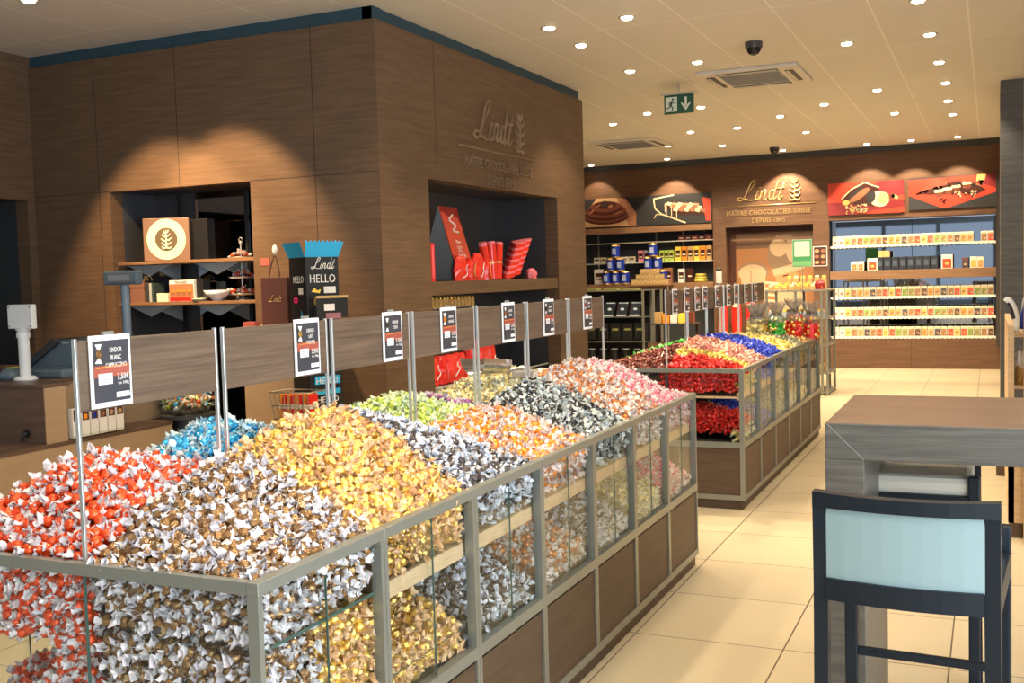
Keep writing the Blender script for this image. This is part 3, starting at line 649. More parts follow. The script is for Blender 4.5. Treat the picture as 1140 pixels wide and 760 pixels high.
for kind, trays in PILE.items():
    cb, me_, cw, words_ = KIND[kind]; cw = tuple(c*.86 for c in cw)
    mb_ = crumple(mat(kind+'_foil', cb, .17, me_, .9), .45); mw_ = crumple(mat(kind+'_wrapper', cw, .16, 0.0, .9))
    alls = [(p, sh, tr) for tr, l in trays.items() for p, sh in l]
    alls.sort(key=lambda q: (Vector(q[0])-CAMP).length+(0 if q[1] else 5))
    isl2 = all(p[1] > 6 for p, s_, t_ in alls)
    single = alls[:300] if not isl2 else alls[:240]; rest = alls[len(single):]
    base = []
    for s in range(8 if not isl2 else 4):
        vs, fs, ms = TPL[s] if not isl2 else TPS[s]
        me = D.meshes.new(kind+'_truffle'); me.from_pydata(vs, [], fs); me.materials.append(mb_); me.materials.append(mw_)
        me.polygons.foreach_set('material_index', ms); me.polygons.foreach_set('use_smooth', [True]*len(ms)); me.update(); base.append(me)
    nm = kind+('_sweet' if isl2 else '_truffle')
    for i, (p, sh, tr) in enumerate(single):
        LATER.append((nm, random.choice(base), Matrix.Translation(p) @ rot_rand(random).to_4x4(), words_+', '+TRAYS[tr], kind+' wrapped chocolates '+TRAYS[tr]))
    # everything deeper or further away: one mass
    tv, tf = [], []
    V = []; F = []; Mi = []; off = 0
    for p, sh, tr in rest:
        vs, fs, ms = random.choice(TPS); A = np.array(rot_rand(random)); a = np.array(vs) @ A.T + np.array(p)
        V.append(a); F += [tuple(i+off for i in f) for f in fs]; Mi += ms; off += len(vs)
    for (kk, tr), lst in CORES.items():
        if kk != kind: continue
        for vs, fs in lst: V.append(np.array(vs)); F += [tuple(i+off for i in f) for f in fs]; Mi += [0]*len(fs); off += len(vs)
    if V:
        me = D.meshes.new(kind+'_mass'); me.from_pydata(np.concatenate(V).tolist(), [], F); me.materials.append(mb_); me.materials.append(mw_)
        me.polygons.foreach_set('material_index', Mi); me.update()
        o = D.objects.new('mass_of_%s_%s' % (kind, 'sweets' if isl2 else 'truffles'), me); COL.objects.link(o)
        props(o, 'heaped mass of every further '+words_.replace(' with', ', with', 1), 'wrapped chocolates', None, 'stuff')

# ------------------------------------------------------------------ high table and stools
TX0, TY0, TY1, TZ = -.444, 3.19, 3.92, 1.05
t = thing('high_table', 'tall dark wood-grain table with thick slab top and slab legs', 'table', (.5, 3.55, 0), 0)
b = MB(); b.box(TX0, TY0, TZ-.108, 1.55, TY1, TZ-.002, M_table, .003); b.box(TX0+.002, TY0+.002, TZ-.003, 1.548, TY1-.002, TZ, wood('table_wood_warm_lit', (.15, .095, .065), (.22, .145, .10), .35, (1.6, 30, 1.6)), .001)  # top skin browner: warm light on the slab put into its colour
b.tube([(TX0+.005, TY0-.0005, TZ-.003), (TX0+.108, TY0-.0005, TZ-.106)], .0012, mat('mitre_line', (.25, .24, .22), .6), 5); part('table_top', b, t)
for x in (TX0, 1.442):
    b = MB(); b.box(x, TY0, 0, x+.108, TY1, TZ-.108, M_table, .002); part('slab_leg', b, t)
M_lac = mat('blue_black_lacquer', (.008, .013, .020), .34, spec=.3)
M_daylit = mat('daylit_cream_leather', (.26, .36, .38), .5)  # grey-cream leather tinted bluish, cool daylight put into its colour
M_crm = mat('cream_leather', (.66, .62, .53), .45)
def stool(name, label, loc, rz, pw, back):
    t = thing(name, label, 'bar stool', loc, rz, 'bar stools at the high table', local=True)
    w = .207; zt, zb = .965, .715
    for s in (-1, 1):     # legs: rear ones rise into the back posts
        l = MB(); l.prism([(s*w, -.005, zt-.01), (s*(w-.036), -.005, zt-.01), (s*(w-.034), .0, .73), (s*(w-.028), .0, 0), (s*(w+.004), .0, 0), (s*(w), .0, .73)][::1], (0, .034, 0), M_lac); part('leg', l, t)
        l = MB(); l.box(s*w, .37, 0, s*(w-.034), .405, .83, M_lac, .004); part('leg', l, t)
        l = MB(); l.box(s*w, .03, .70, s*(w-.03), .372, .765, M_lac, .003); part('side_rail', l, t)
        l = MB(); l.box(s*(w-.008), .03, .30, s*(w-.024), .372, .322, M_lac, .002); part('stretcher', l, t)
    n = 8; X = [(-w+2*w*i/n) for i in range(n+1)]; cv = lambda x: -.028*(1-(x/w)**2)
    def curved(z0, z1, d0, d1, m, a=0, sag=0):
        q = MB(); vs = []
        for x in X:
            x = x*(1-a); sg = sag*(1-(x/w)**2)
            vs += [(x, cv(x)+d0, z0), (x, cv(x)+d0, z1-sg), (x, cv(x)+d1, z1-sg), (x, cv(x)+d1, z0)]
        fs = [(4*i+k, 4*i+(k+1) % 4, 4*i+4+(k+1) % 4, 4*i+4+k) for i in range(n) for k in range(4)]+[(3, 2, 1, 0), (4*n, 4*n+1, 4*n+2, 4*n+3)]
        q.add(vs, fs, m); return q
    part('top_rail', curved(.928, .965, -.006, .028, M_lac, 0, .004), t)
    part('lower_rail', curved(.705, .758, -.004, .028, M_lac, .16), t)
    part('back_panel', curved(.755, .932, .004, .03, pw, .155), t, back)
    l = MB(); l.box(-w+.034, .372, .71, w-.034, .40, .765, M_lac, .003); part('front_rail', l, t)
    l = MB(); l.box(-w+.034, .378, .44, w-.034, .396, .462, M_lac, .002); part('footrest', l, t)
    l = MB(); l.box(-w+.02, .035, .76, w-.02, .39, .825, M_crm, .022); part('seat_cushion', l, t, 'cream leather seat cushion')
    return t
stool('bar_stool', 'dark lacquered bar stool with daylight-tinted cream back panel, nearest, tucked under the table', (-.188, 2.6, 0), R_(-4), M_daylit, 'daylight-tinted cream leather panel')
stool('bar_stool', 'cream leather bar stool on the far side of the high table, seen beneath its top', (-.24, 4.02, 0), R_(180), M_crm, 'cream leather panel')

# ------------------------------------------------------------------ price signs
M_sl = mat('sign_slate', (.045, .045, .055), .45); M_srd = mat('sign_rust', (.35, .08, .05), .5); M_scr = mat('sign_warm_white', (.78, .74, .70), .5)
def price_sign(loc, rz, words_, candy, label, w=.125, h=.165, group='price signs on the near island'):
    t = thing('price_sign', label, 'price sign', loc, rz, group, local=True)
    f = MB(); f.box(-w/2, -.004, -h/2, w/2, 0, h/2, M_paper, .001); f.box(-.015, -.002, h/2, .015, .006, h/2+.008, M_alu); part('frame', f, t)
    c = MB(); p = Pl(c, (-w/2, -.0045, -h/2), (1, 0, 0), (0, 0, 1)); W_ = w; H_ = h
    p.rect(.008, .012, W_-.008, H_-.012, M_sl, 0); p.rect(.008, H_*.42, W_-.008, H_*.58, M_srd, .5); p.rect(.02, H_*.32, W_*.5, H_*.47, M_paper, 1)
    p.rect(W_*.58, .02, W_-.012, .032, M_paper, 1); p.line([(.015, H_*.55), (W_-.014, H_*.57)], .002, M_orange, 1)
    for k in range(3): p.line([(.024, H_*(.35+.035*k)), (W_*.45, H_*(.352+.035*k))], .0012, M_sl, 2)
    cm = mat(candy+'_foil', (.5, .3, .1))
    p.ell(.024, H_*.74, .009, .010, cm, 1); p.poly([(.022, H_*.79), (.014, H_*.88), (.034, H_*.88), (.027, H_*.79)], M_scr, 1); p.poly([(.022, H_*.69), (.012, H_*.62), (.032, H_*.61), (.027, H_*.69)], M_scr, 1)
    part('printed_card', c, t)
    x = MB()
    for i, s in enumerate(words_): x.text(s, .0155, (W_*.11, -.0062, h/2-.040-.0175*i), (1, 0, 0), (0, 0, 1), M_scr, .0002, sx=.66)
    x.text('3,50€', .02, (W_*.27, -.0062, -h*.13), (1, 0, 0), (0, 0, 1), M_scr, .0002, sx=.8); x.text('les 100g', .010, (W_*.27, -.0062, -h*.2), (1, 0, 0), (0, 0, 1), M_scr, .0002)
    part('lettering', x, t)
    return t
SG = [(1.845, ['LINDOR', 'BLANC', 'CAPPUCCINO'], 'brown', 'bronze truffles at the front corner'), (2.617, ['LINDOR', 'LAIT', 'CARAMEL'], 'gold', 'gold truffles'), (3.11, ['LINDOR', 'COCO'], 'navy', 'green and dark blue truffles'),
      (3.52, ['LINDOR', 'ORANGE'], 'orange', 'orange truffles'), (4.06, ['LINDOR', 'NOIR'], 'caramel', 'metal scoop'), (4.505, ['LINDOR', 'NOIR 70%'], 'black', 'black truffles'), (5.02, ['LINDOR', 'FRAISE'], 'pink', 'pink truffles at the island end')]
for y, w_, k, l in SG: price_sign((-1.8465, y, 1.312), R_(90), w_, k, 'white-framed price sign on the header board above the '+l)
for i, y in enumerate((6.79, 7.09, 7.37, 7.59, 7.97, 8.35, 8.61, 9.0, 9.42)):
    o = price_sign((-1.888, y, 1.31), R_(90), ['NAPOLITAINS'], ('coral', 'cobalt', 'lemon', 'olive')[i % 4], 'small price sign on the far island, %s from its scarlet end' % ORD[i], .12, .165, 'price signs on the far island')

# ------------------------------------------------------------------ scoop
t = thing('scoop', 'shiny metal scoop lying on the pale yellow truffles', 'scoop', (-1.93, 4.2, 1.03), 0)
s = MB(); vs = []; fs = []
for i in range(9):
    u = i/8
    for j in range(13):
        a = math.pi*(j/12-.5)*1.15; r = .07*(1-.25*u)
        vs.append((-2.0+.15*u*.35+r*math.sin(a)*.8, 4.02+.20*u+.02*math.cos(a)*(1-u), 1.115-.012*u-r*(math.cos(a)-.55)*.9))
fs = [(i*13+j, i*13+j+1, (i+1)*13+j+1, (i+1)*13+j) for i in range(8) for j in range(12)]
MST = mat('steel', (.72, .70, .66), .18, .95); s.add(vs, fs, MST, True); part('bowl', s, t)
s = MB(); s.cyl((-1.965, 4.22, 1.09), (-1.90, 4.36, 1.09), .011, MST, .009); part('handle', s, t)
t = thing('storage_tray', 'small grey clear-walled tray lying on the pale yellow truffles by the scoop', 'tray', (-1.9, 4.35, 1.03), 0)
s = MB(); s.box(-1.93, 4.27, 1.055, -1.86, 4.37, 1.085, mat('tray_grey', (.35, .32, .30), .3), .004); part('body', s, t)

# ------------------------------------------------------------------ till counter
b = MB(); CX = -4.6
t = thing('till_counter', 'tan and dark brown till counter with a raised block and low ledge', 'counter', (-5.4, 4.3, 0), 0)
M_dw = wood('dark_counter_wood', (.085, .05, .035), (.14, .085, .06), .4)
b.box(-6.0, 2.6, 0, CX, 5.08, .655, M_tan); part('base', b, t)
b = MB(); b.box(-6.0, 2.6, .655, CX+.004, 5.085, .678, M_dw, .002); part('ledge', b, t)
b = MB(); b.box(-6.3, 4.125, .678, CX, 4.27, .98, M_tan); b.box(-6.3, 4.12, .678, CX-.004, 4.125, .98, M_dw); b.box(-6.3, 4.27, .678, -4.80, 5.2, .98, M_tan); part('raised_block', b, t)
b = MB(); b.box(-6.3, 4.115, .98, CX+.003, 4.30, 1.0, M_dw, .002); b.box(-6.3, 4.30, .98, -4.78, 5.2, 1.0, M_dw, .002); part('worktop', b, t)
b = MB(); b.cyl((-4.735, 4.121, .735), (-4.735, 4.112, .735), .024, M_black, n=18); b.tube(smooth_path([(-4.735, 4.115, .735), (-4.745, 4.10, .72), (-4.75, 4.095, .69)]), .006, M_black); part('cable_hole', b, t)
# pole display, white
t = thing('pole_display', 'white customer display on a pole, seen from behind, on the till counter', 'pole display', (-4.93, 4.3, 1.0), 0)
s = MB(); s.lathe((-4.93, 4.3, 1.0), [(0, 0), (.062, 0), (.064, .012), (.05, .025), (.0, .025)], M_white, 24); part('base', s, t)
s = MB(); s.cyl((-4.93, 4.3, 1.02), (-4.93, 4.3, 1.24), .030, M_white, n=20); s.cyl((-4.93, 4.3, 1.24), (-4.93, 4.3, 1.27), .037, M_white, .037, 20); s.cyl((-4.93, 4.3, 1.27), (-4.93, 4.3, 1.295), .03, M_white, .045, 20); part('pole', s, t)
s = MB(); s.box(-5.025, 4.28, 1.29, -4.835, 4.315, 1.425, M_white, .006)
for a in (-5.01, -4.85):
    for z in (1.305, 1.41): s.cyl((a, 4.281, z), (a, 4.277, z), .004, M_steel, n=8)
part('screen_back', s, t)
# till
t = thing('cash_register', 'dark blue-grey till terminal with a slanted screen behind the front price sign', 'cash register', (-4.95, 4.75, 1.0), 0)
s = MB(); s.prism([(-5.32, 4.62, 1.0), (-4.55, 4.62, 1.0), (-4.55, 4.62, 1.16), (-4.62, 4.62, 1.215), (-4.98, 4.62, 1.205), (-5.10, 4.62, 1.18)], (0, .33, 0), M_steel); part('body', s, t)
s = MB(); s.prism([(-5.36, 4.60, 1.02), (-5.32, 4.60, 1.0), (-5.00, 4.60, 1.19), (-5.04, 4.60, 1.215)], (0, .36, 0), M_dark); part('screen', s, t)
s = MB(); s.box(-5.12, 4.42, 1.0, -4.78, 4.60, 1.05, M_steel, .012); part('printer', s, t)
s = MB(); s.box(-4.98, 4.615, 1.185, -4.93, 4.62, 1.195, M_alu); part('badge', s, t)
t = thing('till_display', 'grey till price display on a tall pole against the counter wall', 'pole display', (-4.77, 4.9, 1.0), 0)
s = MB(); s.cyl((-4.80, 4.95, 1.0), (-4.80, 4.95, 1.52), .026, mat('pole_blue_grey', (.20, .25, .31), .4), .026, 16); part('pole', s, t)
s = MB(); s.box(-4.925, 4.9, 1.52, -4.66, 4.96, 1.605, M_steel, .012); part('display_head', s, t)
s = MB(); s.box(-4.895, 4.896, 1.535, -4.69, 4.9, 1.592, mat('lcd', (.16, .17, .19), .2)); s.box(-4.88, 4.894, 1.545, -4.71, 4.896, 1.58, mat('lcd_light', (.27, .27, .30), .2)); part('screen', s, t)
t = thing('card_terminal', 'small dark rounded gadget with green top beside the white pole display', 'card terminal', (-5.08, 4.32, 1.0), 0)
s = MB(); s.lathe((-5.08, 4.34, 1.0), [(0, 0), (.07, 0), (.075, .03), (.05, .06), (0, .065)], M_steel, 18); part('body', s, t)
s = MB(); s.box(-5.10, 4.32, 1.062, -5.05, 4.36, 1.07, mat('lime_sticker', (.35, .6, .15), .4), .002); part('button', s, t)
# packets on the ledge
s = MB(); s.box(-4.64, 4.28, .678, -4.585, 4.70, .684, M_acry); s.box(-4.588, 4.28, .678, -4.584, 4.70, .70, M_acry); s.box(-4.64, 4.28, .684, -4.636, 4.70, .83, M_acry)
solo('packet_holder', s, 'clear acrylic holder with white packets on the till ledge', 'holder')
for i in range(6):
    t = thing('chocolate_packet', 'tall white packet with %s picture, %s from the till block' % (('green', 'orange', 'blue', 'brown', 'brown', 'dark')[i], ORD[i]), 'packet', (-4.61, 4.32+.064*i, .684), 0, 'packets in the ledge holder')
    y = 4.30+.064*i; s = MB(); s.box(-4.63, y, .684, -4.592, y+.056, .845, M_scr, .002); part('carton', s, t)
    s = MB(); s.box(-4.5915, y+.005, .775, -4.591, y+.051, .84, M_choc); s.ball((-4.591, y+.028, .795), .016, (M_green, M_orange, M_blue, M_chocl, M_choch, M_goldp)[i], 8, (.05, 1, 1)); part('picture', s, t)
# sweets bowl on a round pedestal
t = thing('sweet_bowl', 'clear glass bowl of mixed wrapped sweets on a dark pedestal', 'bowl', (-4.62, 5.25, .68), 0)
s = MB(); s.lathe((-4.62, 5.25, .70), [(0, .0), (.12, .0), (.17, .03), (.205, .09), (.20, .14), (.18, .165)], glass('bowl_glass', (.8, .85, .85), .1), 28); part('glass_bowl', s, t)
for i in range(60):
    a = random.uniform(0, 6.28); r = .17*math.sqrt(random.random()); k = random.choice(['green', 'gold', 'olive', 'red', 'blue', 'caramel'])
    vs, fs, ms = random.choice(TPS)
    if i == 0: t_mix = MB()
    A = rot_rand(random); c = Vector((-4.62+r*math.cos(a), 5.25+r*math.sin(a), .745+random.uniform(0, .08)))
    off = len(t_mix.v); t_mix.v += [tuple(A @ Vector(v)+c) for v in vs]
    for f, m_ in zip(fs, ms): t_mix.f.append(tuple(q+off for q in f)); t_mix.m.append(t_mix.mi(mat(k+('_wrapper' if m_ else '_foil'), (1, 1, 1)))); t_mix.sm.append(False)
solo('mixed_sweets', t_mix, 'mixed green, gold and red sweets filling the clear glass bowl', 'sweets', None, 'stuff')
s = MB(); s.cyl((-4.62, 5.25, 0), (-4.62, 5.25, .69), .15, M_black, .13, 28); s.cyl((-4.62, 5.25, .68), (-4.62, 5.25, .70), .17, M_dark, .17, 28); solo('round_pedestal', s, 'dark round pedestal under the bowl of sweets', 'pedestal')

# ------------------------------------------------------------------ counter niche: shelves and goods
t = thing('niche_shelving', 'two brown shelves on bracketed uprights inside the mirrored counter niche', 'shelving', (-5.22, 6.15, .12), 0)
for z in (1.665, 1.37):
    s = MB(); s.box(-5.84, 5.96, z, -4.60, 6.3, z+.022, M_shelf, .002); part('shelf', s, t)
    for x in (-5.60, -4.98):
        s = MB(); s.prism([(x-.006, 6.35, z-.003), (x-.006, 6.0, z-.003), (x-.006, 6.35, z-.13)], (.012, 0, 0), mat('bracket_grey', (.38, .42, .44), .4, .3)); s.prism([(x-.2, 6.02, z-.004), (x+.2, 6.02, z-.004), (x, 6.02, z-.085)], (0, .006, 0), mat('bracket_grey', 0)); part('bracket', s, t)
for x in (-5.60, -4.98):
    s = MB(); s.box(x-.008, 6.36, .12, x+.008, 6.385, 2.19, M_black); part('upright', s, t)
t = thing('emblem_box', 'brown wooden display box with a cream disc and leafy emblem on the upper niche shelf', 'display box', (-5.45, 6.07, 1.687), R_(26))
s = MB(); s.box(-5.615, 6.02, 1.687, -5.285, 6.10, 1.995, mat('box_tan', (.20, .11, .065), .5), .004); part('box', s, t)
s = MB(); M_seal = mat('seal_cream', (.80, .76, .50), .5, emit=(.9, .85, .55), es=.12); M_sb = mat('seal_brown', (.11, .075, .03), .5); p = Pl(s, (-5.45, 6.019, 1.842), (1, 0, 0), (0, 0, 1)); p.ell(0, 0, .140, .146, M_seal, 1, n=40); p.ell(0, 0, .080, .084, M_sb, 2, n=32)  # seal cream glows faintly by itself, brightness put into the material
for r0 in (.133, .092):
    p.line([(r0*math.cos(a*math.pi/20), r0*math.sin(a*math.pi/20)) for a in range(41)], .003, mat('seal_line', (.45, .40, .18), .5), 2)
for a in range(44): p.rect(0, 0, 0, 0, M_seal, 2) if False else p.line([(.104*math.cos(a/7), .108*math.sin(a/7)), (.120*math.cos(a/7+.03), .124*math.sin(a/7+.03))], .004, mat('seal_line', 0), 2)
part('disc', s, t)
s = MB(); emblem(s, (-5.51, 6.014, 1.785), (1, 0, 0), (0, 0, 1), .066, M_seal, .004); s.v = [(-5.45+(x+5.477), y, z-.008) for x, y, z in s.v]; part('emblem', s, t)
s = MB(); s.box(-5.30, 6.14, 1.687, -5.15, 6.22, 1.985, M_black, .003); solo('black_box', s, 'tall plain black box beside the cream emblem disc', 'box')
t = thing('gift_box', 'small brown gift box with golden ribbon at the till end of the niche shelf', 'gift box', (-5.7, 6.05, 1.392), 0)
s = MB(); s.box(-5.77, 6.0, 1.392, -5.64, 6.12, 1.505, mat('gift_brown', (.20, .095, .06), .5), .002); part('carton', s, t)
s = MB(); s.box(-5.775, 5.995, 1.50, -5.635, 6.125, 1.535, mat('gift_brown', 0), .002); part('lid', s, t)
s = MB()
for a in (-.5, .1, .7, 1.3): s.tube(smooth_path([(-5.70, 6.06, 1.535), (-5.70+.06*math.cos(a*2), 6.06+.02*math.sin(a), 1.585), (-5.70+.09*math.cos(a*2), 6.06, 1.55)]), .004, M_goldp, 6)
part('ribbon', s, t)
for i, (x, w, c) in enumerate(((-5.625, .03, M_dark), (-5.59, .022, mat('grey_file', (.35, .38, .36), .5)), (-5.563, .02, mat('green_file', (.03, .05, .045), .5)))):
    s = MB(); s.box(x, 6.0, 1.392, x+w, 6.12, 1.53, c, .001); solo('slim_box', s, ('dark slim box next to the brown gift box', 'pale grey slim box between two dark ones', 'dark green slim box next to the cream card')[i], 'box', 'slim boxes on the niche shelf')
s = MB(); s.box(-5.52, 6.0, 1.392, -5.42, 6.03, 1.455, M_cream, .002); solo('cream_carton', s, 'small cream carton before the picture box', 'carton')
t = thing('picture_box', 'chocolate box with a photo lid and white border standing on the niche shelf', 'chocolate box', (-5.3, 6.02, 1.392), 0)
s = MB(); s.box(-5.40, 6.0, 1.392, -5.175, 6.03, 1.545, M_scr, .002); part('box', s, t)
s = MB(); p = Pl(s, (-5.40, 5.999, 1.392), (1, 0, 0), (0, 0, 1)); p.rect(.005, .03, .22, .125, mat('lid_photo', (.52, .17, .08), .4), 1); p.rect(.005, .005, .22, .03, M_red, 1)
for k in range(4): p.ell(.035+.05*k, .055, .022, .016, M_chocl, 2); p.ell(.035+.05*k, .075, .02, .01, M_orange, 2)
part('photo_lid', s, t)
s = MB(); s.text('PRALINES', .026, (-5.29, 5.997, 1.522), (1, 0, 0), (0, 0, 1), M_choc, .0003); s.v = s.v
part('band', MB() if False else s, t)
s = MB(); s.box(-5.165, 6.02, 1.392, -5.11, 6.1, 1.55, M_black, .002); s.box(-5.11, 6.02, 1.392, -5.07, 6.1, 1.46, M_dark, .002); solo('black_carton', s, 'stepped black carton behind the picture box', 'carton')
t = thing('white_bowl', 'white bowl of truffles on the lower niche shelf', 'bowl', (-4.985, 6.02, 1.392), 0)
s = MB(); s.lathe((-4.985, 6.02, 1.392), [(.03, 0), (.035, .008), (.075, .04), (.095, .075), (.09, .075), (.07, .045), (0, .02)], M_paper, 24); part('bowl_body', s, t)
s = MB(); s.lathe((-5.13, 6.0, 1.392), [(.0, 0), (.04, 0), (.055, .012), (.06, .022), (0, .02)], mat('pale_green_dish', (.55, .62, .42), .4), 20); solo('small_dish', s, 'flat pale green dish lying left of the white bowl'.replace('left of', 'beside'), 'dish')
t = thing('cake_stand', 'three-tier silver cake stand piled with red and white truffles', 'cake stand', (-4.72, 6.16, 1.392), 0)
s = MB(); s.cyl((-4.875, 6.16, 1.392), (-4.875, 6.16, 1.79), .006, M_alu, n=10); s.lathe((-4.875, 6.16, 1.392), [(.05, 0), (.05, .008), (.01, .02)], M_alu, 16); s.ball((-4.875, 6.16, 1.80), .014, M_alu, 10); s.tube([(-4.875+.016*math.cos(a), 6.16, 1.82+.016*math.sin(a)) for a in [i*.7 for i in range(10)]], .003, M_alu, 6); part('stem', s, t)
pm = [mat('red_foil', 0), mat('red_wrapper', 0), mat('pink_wrapper', 0)]
for z, r in ((1.425, .115), (1.545, .10), (1.685, .085)):
    s = MB(); s.lathe((-4.875, 6.16, z), [(0, 0), (r*.8, 0), (r, .012), (r*.98, .014), (0, .004)], M_alu, 24); pl_ = part('tier', s, t)
    for i in range(int(150*r)):
        a = random.uniform(0, 6.28); q = r*.85*math.sqrt(random.random()); o = D.objects.new('plated_truffle', random.choice([m for m in D.meshes if m.name.startswith('red_truffle')])); COL.objects.link(o)
        o.matrix_world = Matrix.Translation((-4.875+q*math.cos(a), 6.16+q*math.sin(a), z+.022+.045*(1-q/r)*random.uniform(.3, 1))) @ rot_rand(random).to_4x4()
        props(o, 'red and white wrapped truffle on the '+{1.425: 'bottom', 1.545: 'middle', 1.685: 'top'}[z]+' tier of the cake stand', 'wrapped chocolate', 'truffles on the cake stand')
s = MB(); s.box(-4.53, YW-.004, 1.625, -4.455, YW, 1.675, mat('tag_red', (.45, .10, .08), .5)); solo('wall_tag', s, 'small red price tag on the wall beside the niche, above the bag', 'price tag')

# ------------------------------------------------------------------ cabinet, paper bag and black display tower
s = MB(); s.box(-4.37, 5.5, 0, -3.98, 5.9, 1.235, M_tan, .002); solo('brown_plinth', s, 'brown wooden plinth carrying the paper bag', 'plinth')
t = thing('paper_bag', 'dark brown paper carrier bag with loop handle on the brown plinth', 'paper bag', (-4.18, 5.62, 1.235), 0)
M_bag = mat('bag_brown', (.085, .03, .025), .55)
s = MB(); s.box(-4.27, 5.58, 1.235, -4.07, 5.68, 1.54, M_bag, .002); s.prism([(-4.068, 5.58, 1.235), (-4.068, 5.68, 1.235), (-4.068, 5.68, 1.54), (-4.068, 5.63, 1.50), (-4.068, 5.58, 1.54)], (.003, 0, 0), mat('bag_fold', (.05, .018, .015), .6)); part('bag_body', s, t)
s = MB(); s.tube(smooth_path([(-4.21, 5.585, 1.53), (-4.19, 5.59, 1.62), (-4.165, 5.60, 1.68), (-4.14, 5.59, 1.62), (-4.12, 5.585, 1.53)]), .0045, M_bag, 6); part('handle', s, t)
s = MB(); wordmark(s, (-4.215, 5.579, 1.385), (1, 0, 0), (0, 0, 1), .022, M_goldp, .0015); part('printed_logo', s, t)
s = MB(); s.ball((-4.165, 5.60, 1.715), .02, M_paper, 10, (1, .6, 1.7)); solo('white_hook_tag', s, 'small white oval tag at the top of the paper bag handle', 'tag')
s = MB(); s.box(-4.36, 5.50, 1.235, -4.27, 5.56, 1.262, mat('tag_red', 0)); solo('red_card', s, 'small red card lying before the paper bag', 'card')
TRZ = R_(62)
t = thing('display_tower', 'black cardboard display tower with bright blue open flaps on top', 'display stand', (-3.80, 5.50, 0), TRZ, local=True)
s = MB(); s.box(-.11, -.10, 0, .11, .12, 1.66, M_black); part('carton_body', s, t)
s = MB()
for q in ([(-.112, -.102, 1.655), (.112, -.102, 1.655), (.135, -.135, 1.745), (-.125, -.135, 1.745)], [(-.112, .12, 1.655), (-.112, -.10, 1.655), (-.15, -.11, 1.745), (-.15, .13, 1.745)]):
    s.prism(q, (.002, .002, 0), M_cyan)
for k in range(9): s.box(-.122+.028*k, -.137, 1.744, -.112+.028*k, -.134, 1.754, M_cyan)
part('blue_flap', s, t, 'bright blue open flap')
s = MB(); wordmark(s, (-.075, -.102, 1.585), (1, 0, 0), (0, 0, 1), .034, M_scr, .002); s.text('HELLO', .072, (0, -.102, 1.50), (1, 0, 0), (0, 0, 1), M_scr, .001, sx=.82)
s.text('HELLO', .06, (-.112, 0, 1.50), (0, -1, 0), (0, 0, 1), M_scr, .001, sx=.75); part('lettering', s, t)
s = MB(); p = Pl(s, (-.11, -.1025, 0), (1, 0, 0), (0, 0, 1)); p.rect(.115, 1.435, .195, 1.475, M_scr, 1); p.poly([(.03, 1.445), (.05, 1.47), (.07, 1.452), (.095, 1.46), (.085, 1.435), (.06, 1.44)], M_yell, 1)
p2 = Pl(s, (-.1105, .12, 0), (0, -1, 0), (0, 0, 1)); p2.rect(.12, 1.43, .18, 1.47, M_scr, 1); p2.ell(.08, 1.395, .03, .02, mat('magenta', (.75, .02, .18), .5), 1); p2.ell(.08, 1.395, .018, .007, M_black, 2); p2.poly([(.14, 1.34), (.17, 1.30), (.19, 1.26), (.15, 1.27)], M_cyan, 1); p2.rect(.10, 1.20, .17, 1.225, M_scr, 1)
part('printed_stickers', s, t)
s = MB(); M_wire = mat('wire', (.5, .42, .3), .3, .7)
s.prism([(-.09, -.105, 1.285), (.12, -.105, 1.285), (.12, -.18, 1.285), (-.09, -.18, 1.285)], (0, 0, .006), M_wire)
s.box(-.09, -.182, 1.285, .12, -.178, 1.42, M_black); s.box(-.09, -.184, 1.405, .125, -.18, 1.42, M_goldp); s.box(-.04, -.186, 1.33, .03, -.182, 1.37, M_scr); s.box(-.03, -.187, 1.28, .07, -.182, 1.315, mat('rose', (.32, .13, .16), .5)); part('front_tray', s, t)
s = MB(); s.box(-.09, -.105, .70, .10, -.102, .83, M_black); s.box(-.08, -.108, .88, .09, -.104, .93, M_cyan); s.box(-.08, -.108, .82, .09, -.104, .85, M_cyan); s.text('HELLO', .05, (0, -.11, .885), (1, 0, 0), (0, 0, 1), M_scr, .001); s.text('HELLO', .05, (0, -.11, .77), (1, 0, 0), (0, 0, 1), M_scr, .001)
pp = Pl(s, (0, -.109, .735), (1, 0, 0), (0, 0, 1)); pp.ell(.0, 0, .03, .018, M_scr, 1); part('lower_panel', s, t)
for i in range(8):
    t2 = thing('gold_stick_packet', 'slim gold packet in the tower front tray, %s from the plinth' % ORD[i], 'packet', (0, 0, 0), 0, 'gold packets in the tower tray', local=True)
    s = MB(); s.box(-.012, -.006, 0, .012, .006, .125, M_black, .002); part('sleeve', s, t2)
    s = MB(); s.box(-.0125, -.0065, .07, .0125, .0065, .115, M_gold, .001); part('gold_band', s, t2)
    v = Matrix.Rotation(TRZ, 3, 'Z') @ Vector((-.075+.025*i, -.15, 1.295)); t2.location = Vector((-3.80, 5.50, 0))+v; t2.rotation_euler = (0, R_(random.uniform(-12, 12)), TRZ)
t = thing('wire_basket', 'wire basket of red and white packets hanging low beside the black tower', 'basket', (-4.0, 5.28, .7), 0)
s = MB()
for k in range(9): s.cyl((-4.12+.03*k, 5.22, .70), (-4.14+.034*k, 5.20, .86), .003, M_wire, n=6, caps=False)
for z, e in ((.70, 0), (.78, .01), (.86, .02)):
    s.tube([(-4.12-e, 5.22-e, z), (-3.88+e, 5.22-e, z), (-3.88+e, 5.36+e, z), (-4.12-e, 5.36+e, z), (-4.12-e, 5.22-e, z)], .004, M_wire, 6)
s.box(-4.12, 5.22, .70, -3.88, 5.36, .704, M_wire); part('basket_frame', s, t)
s = MB(); s.box(-4.11, 5.30, 0, -3.89, 5.36, .70, M_black); part('stand', s, t)
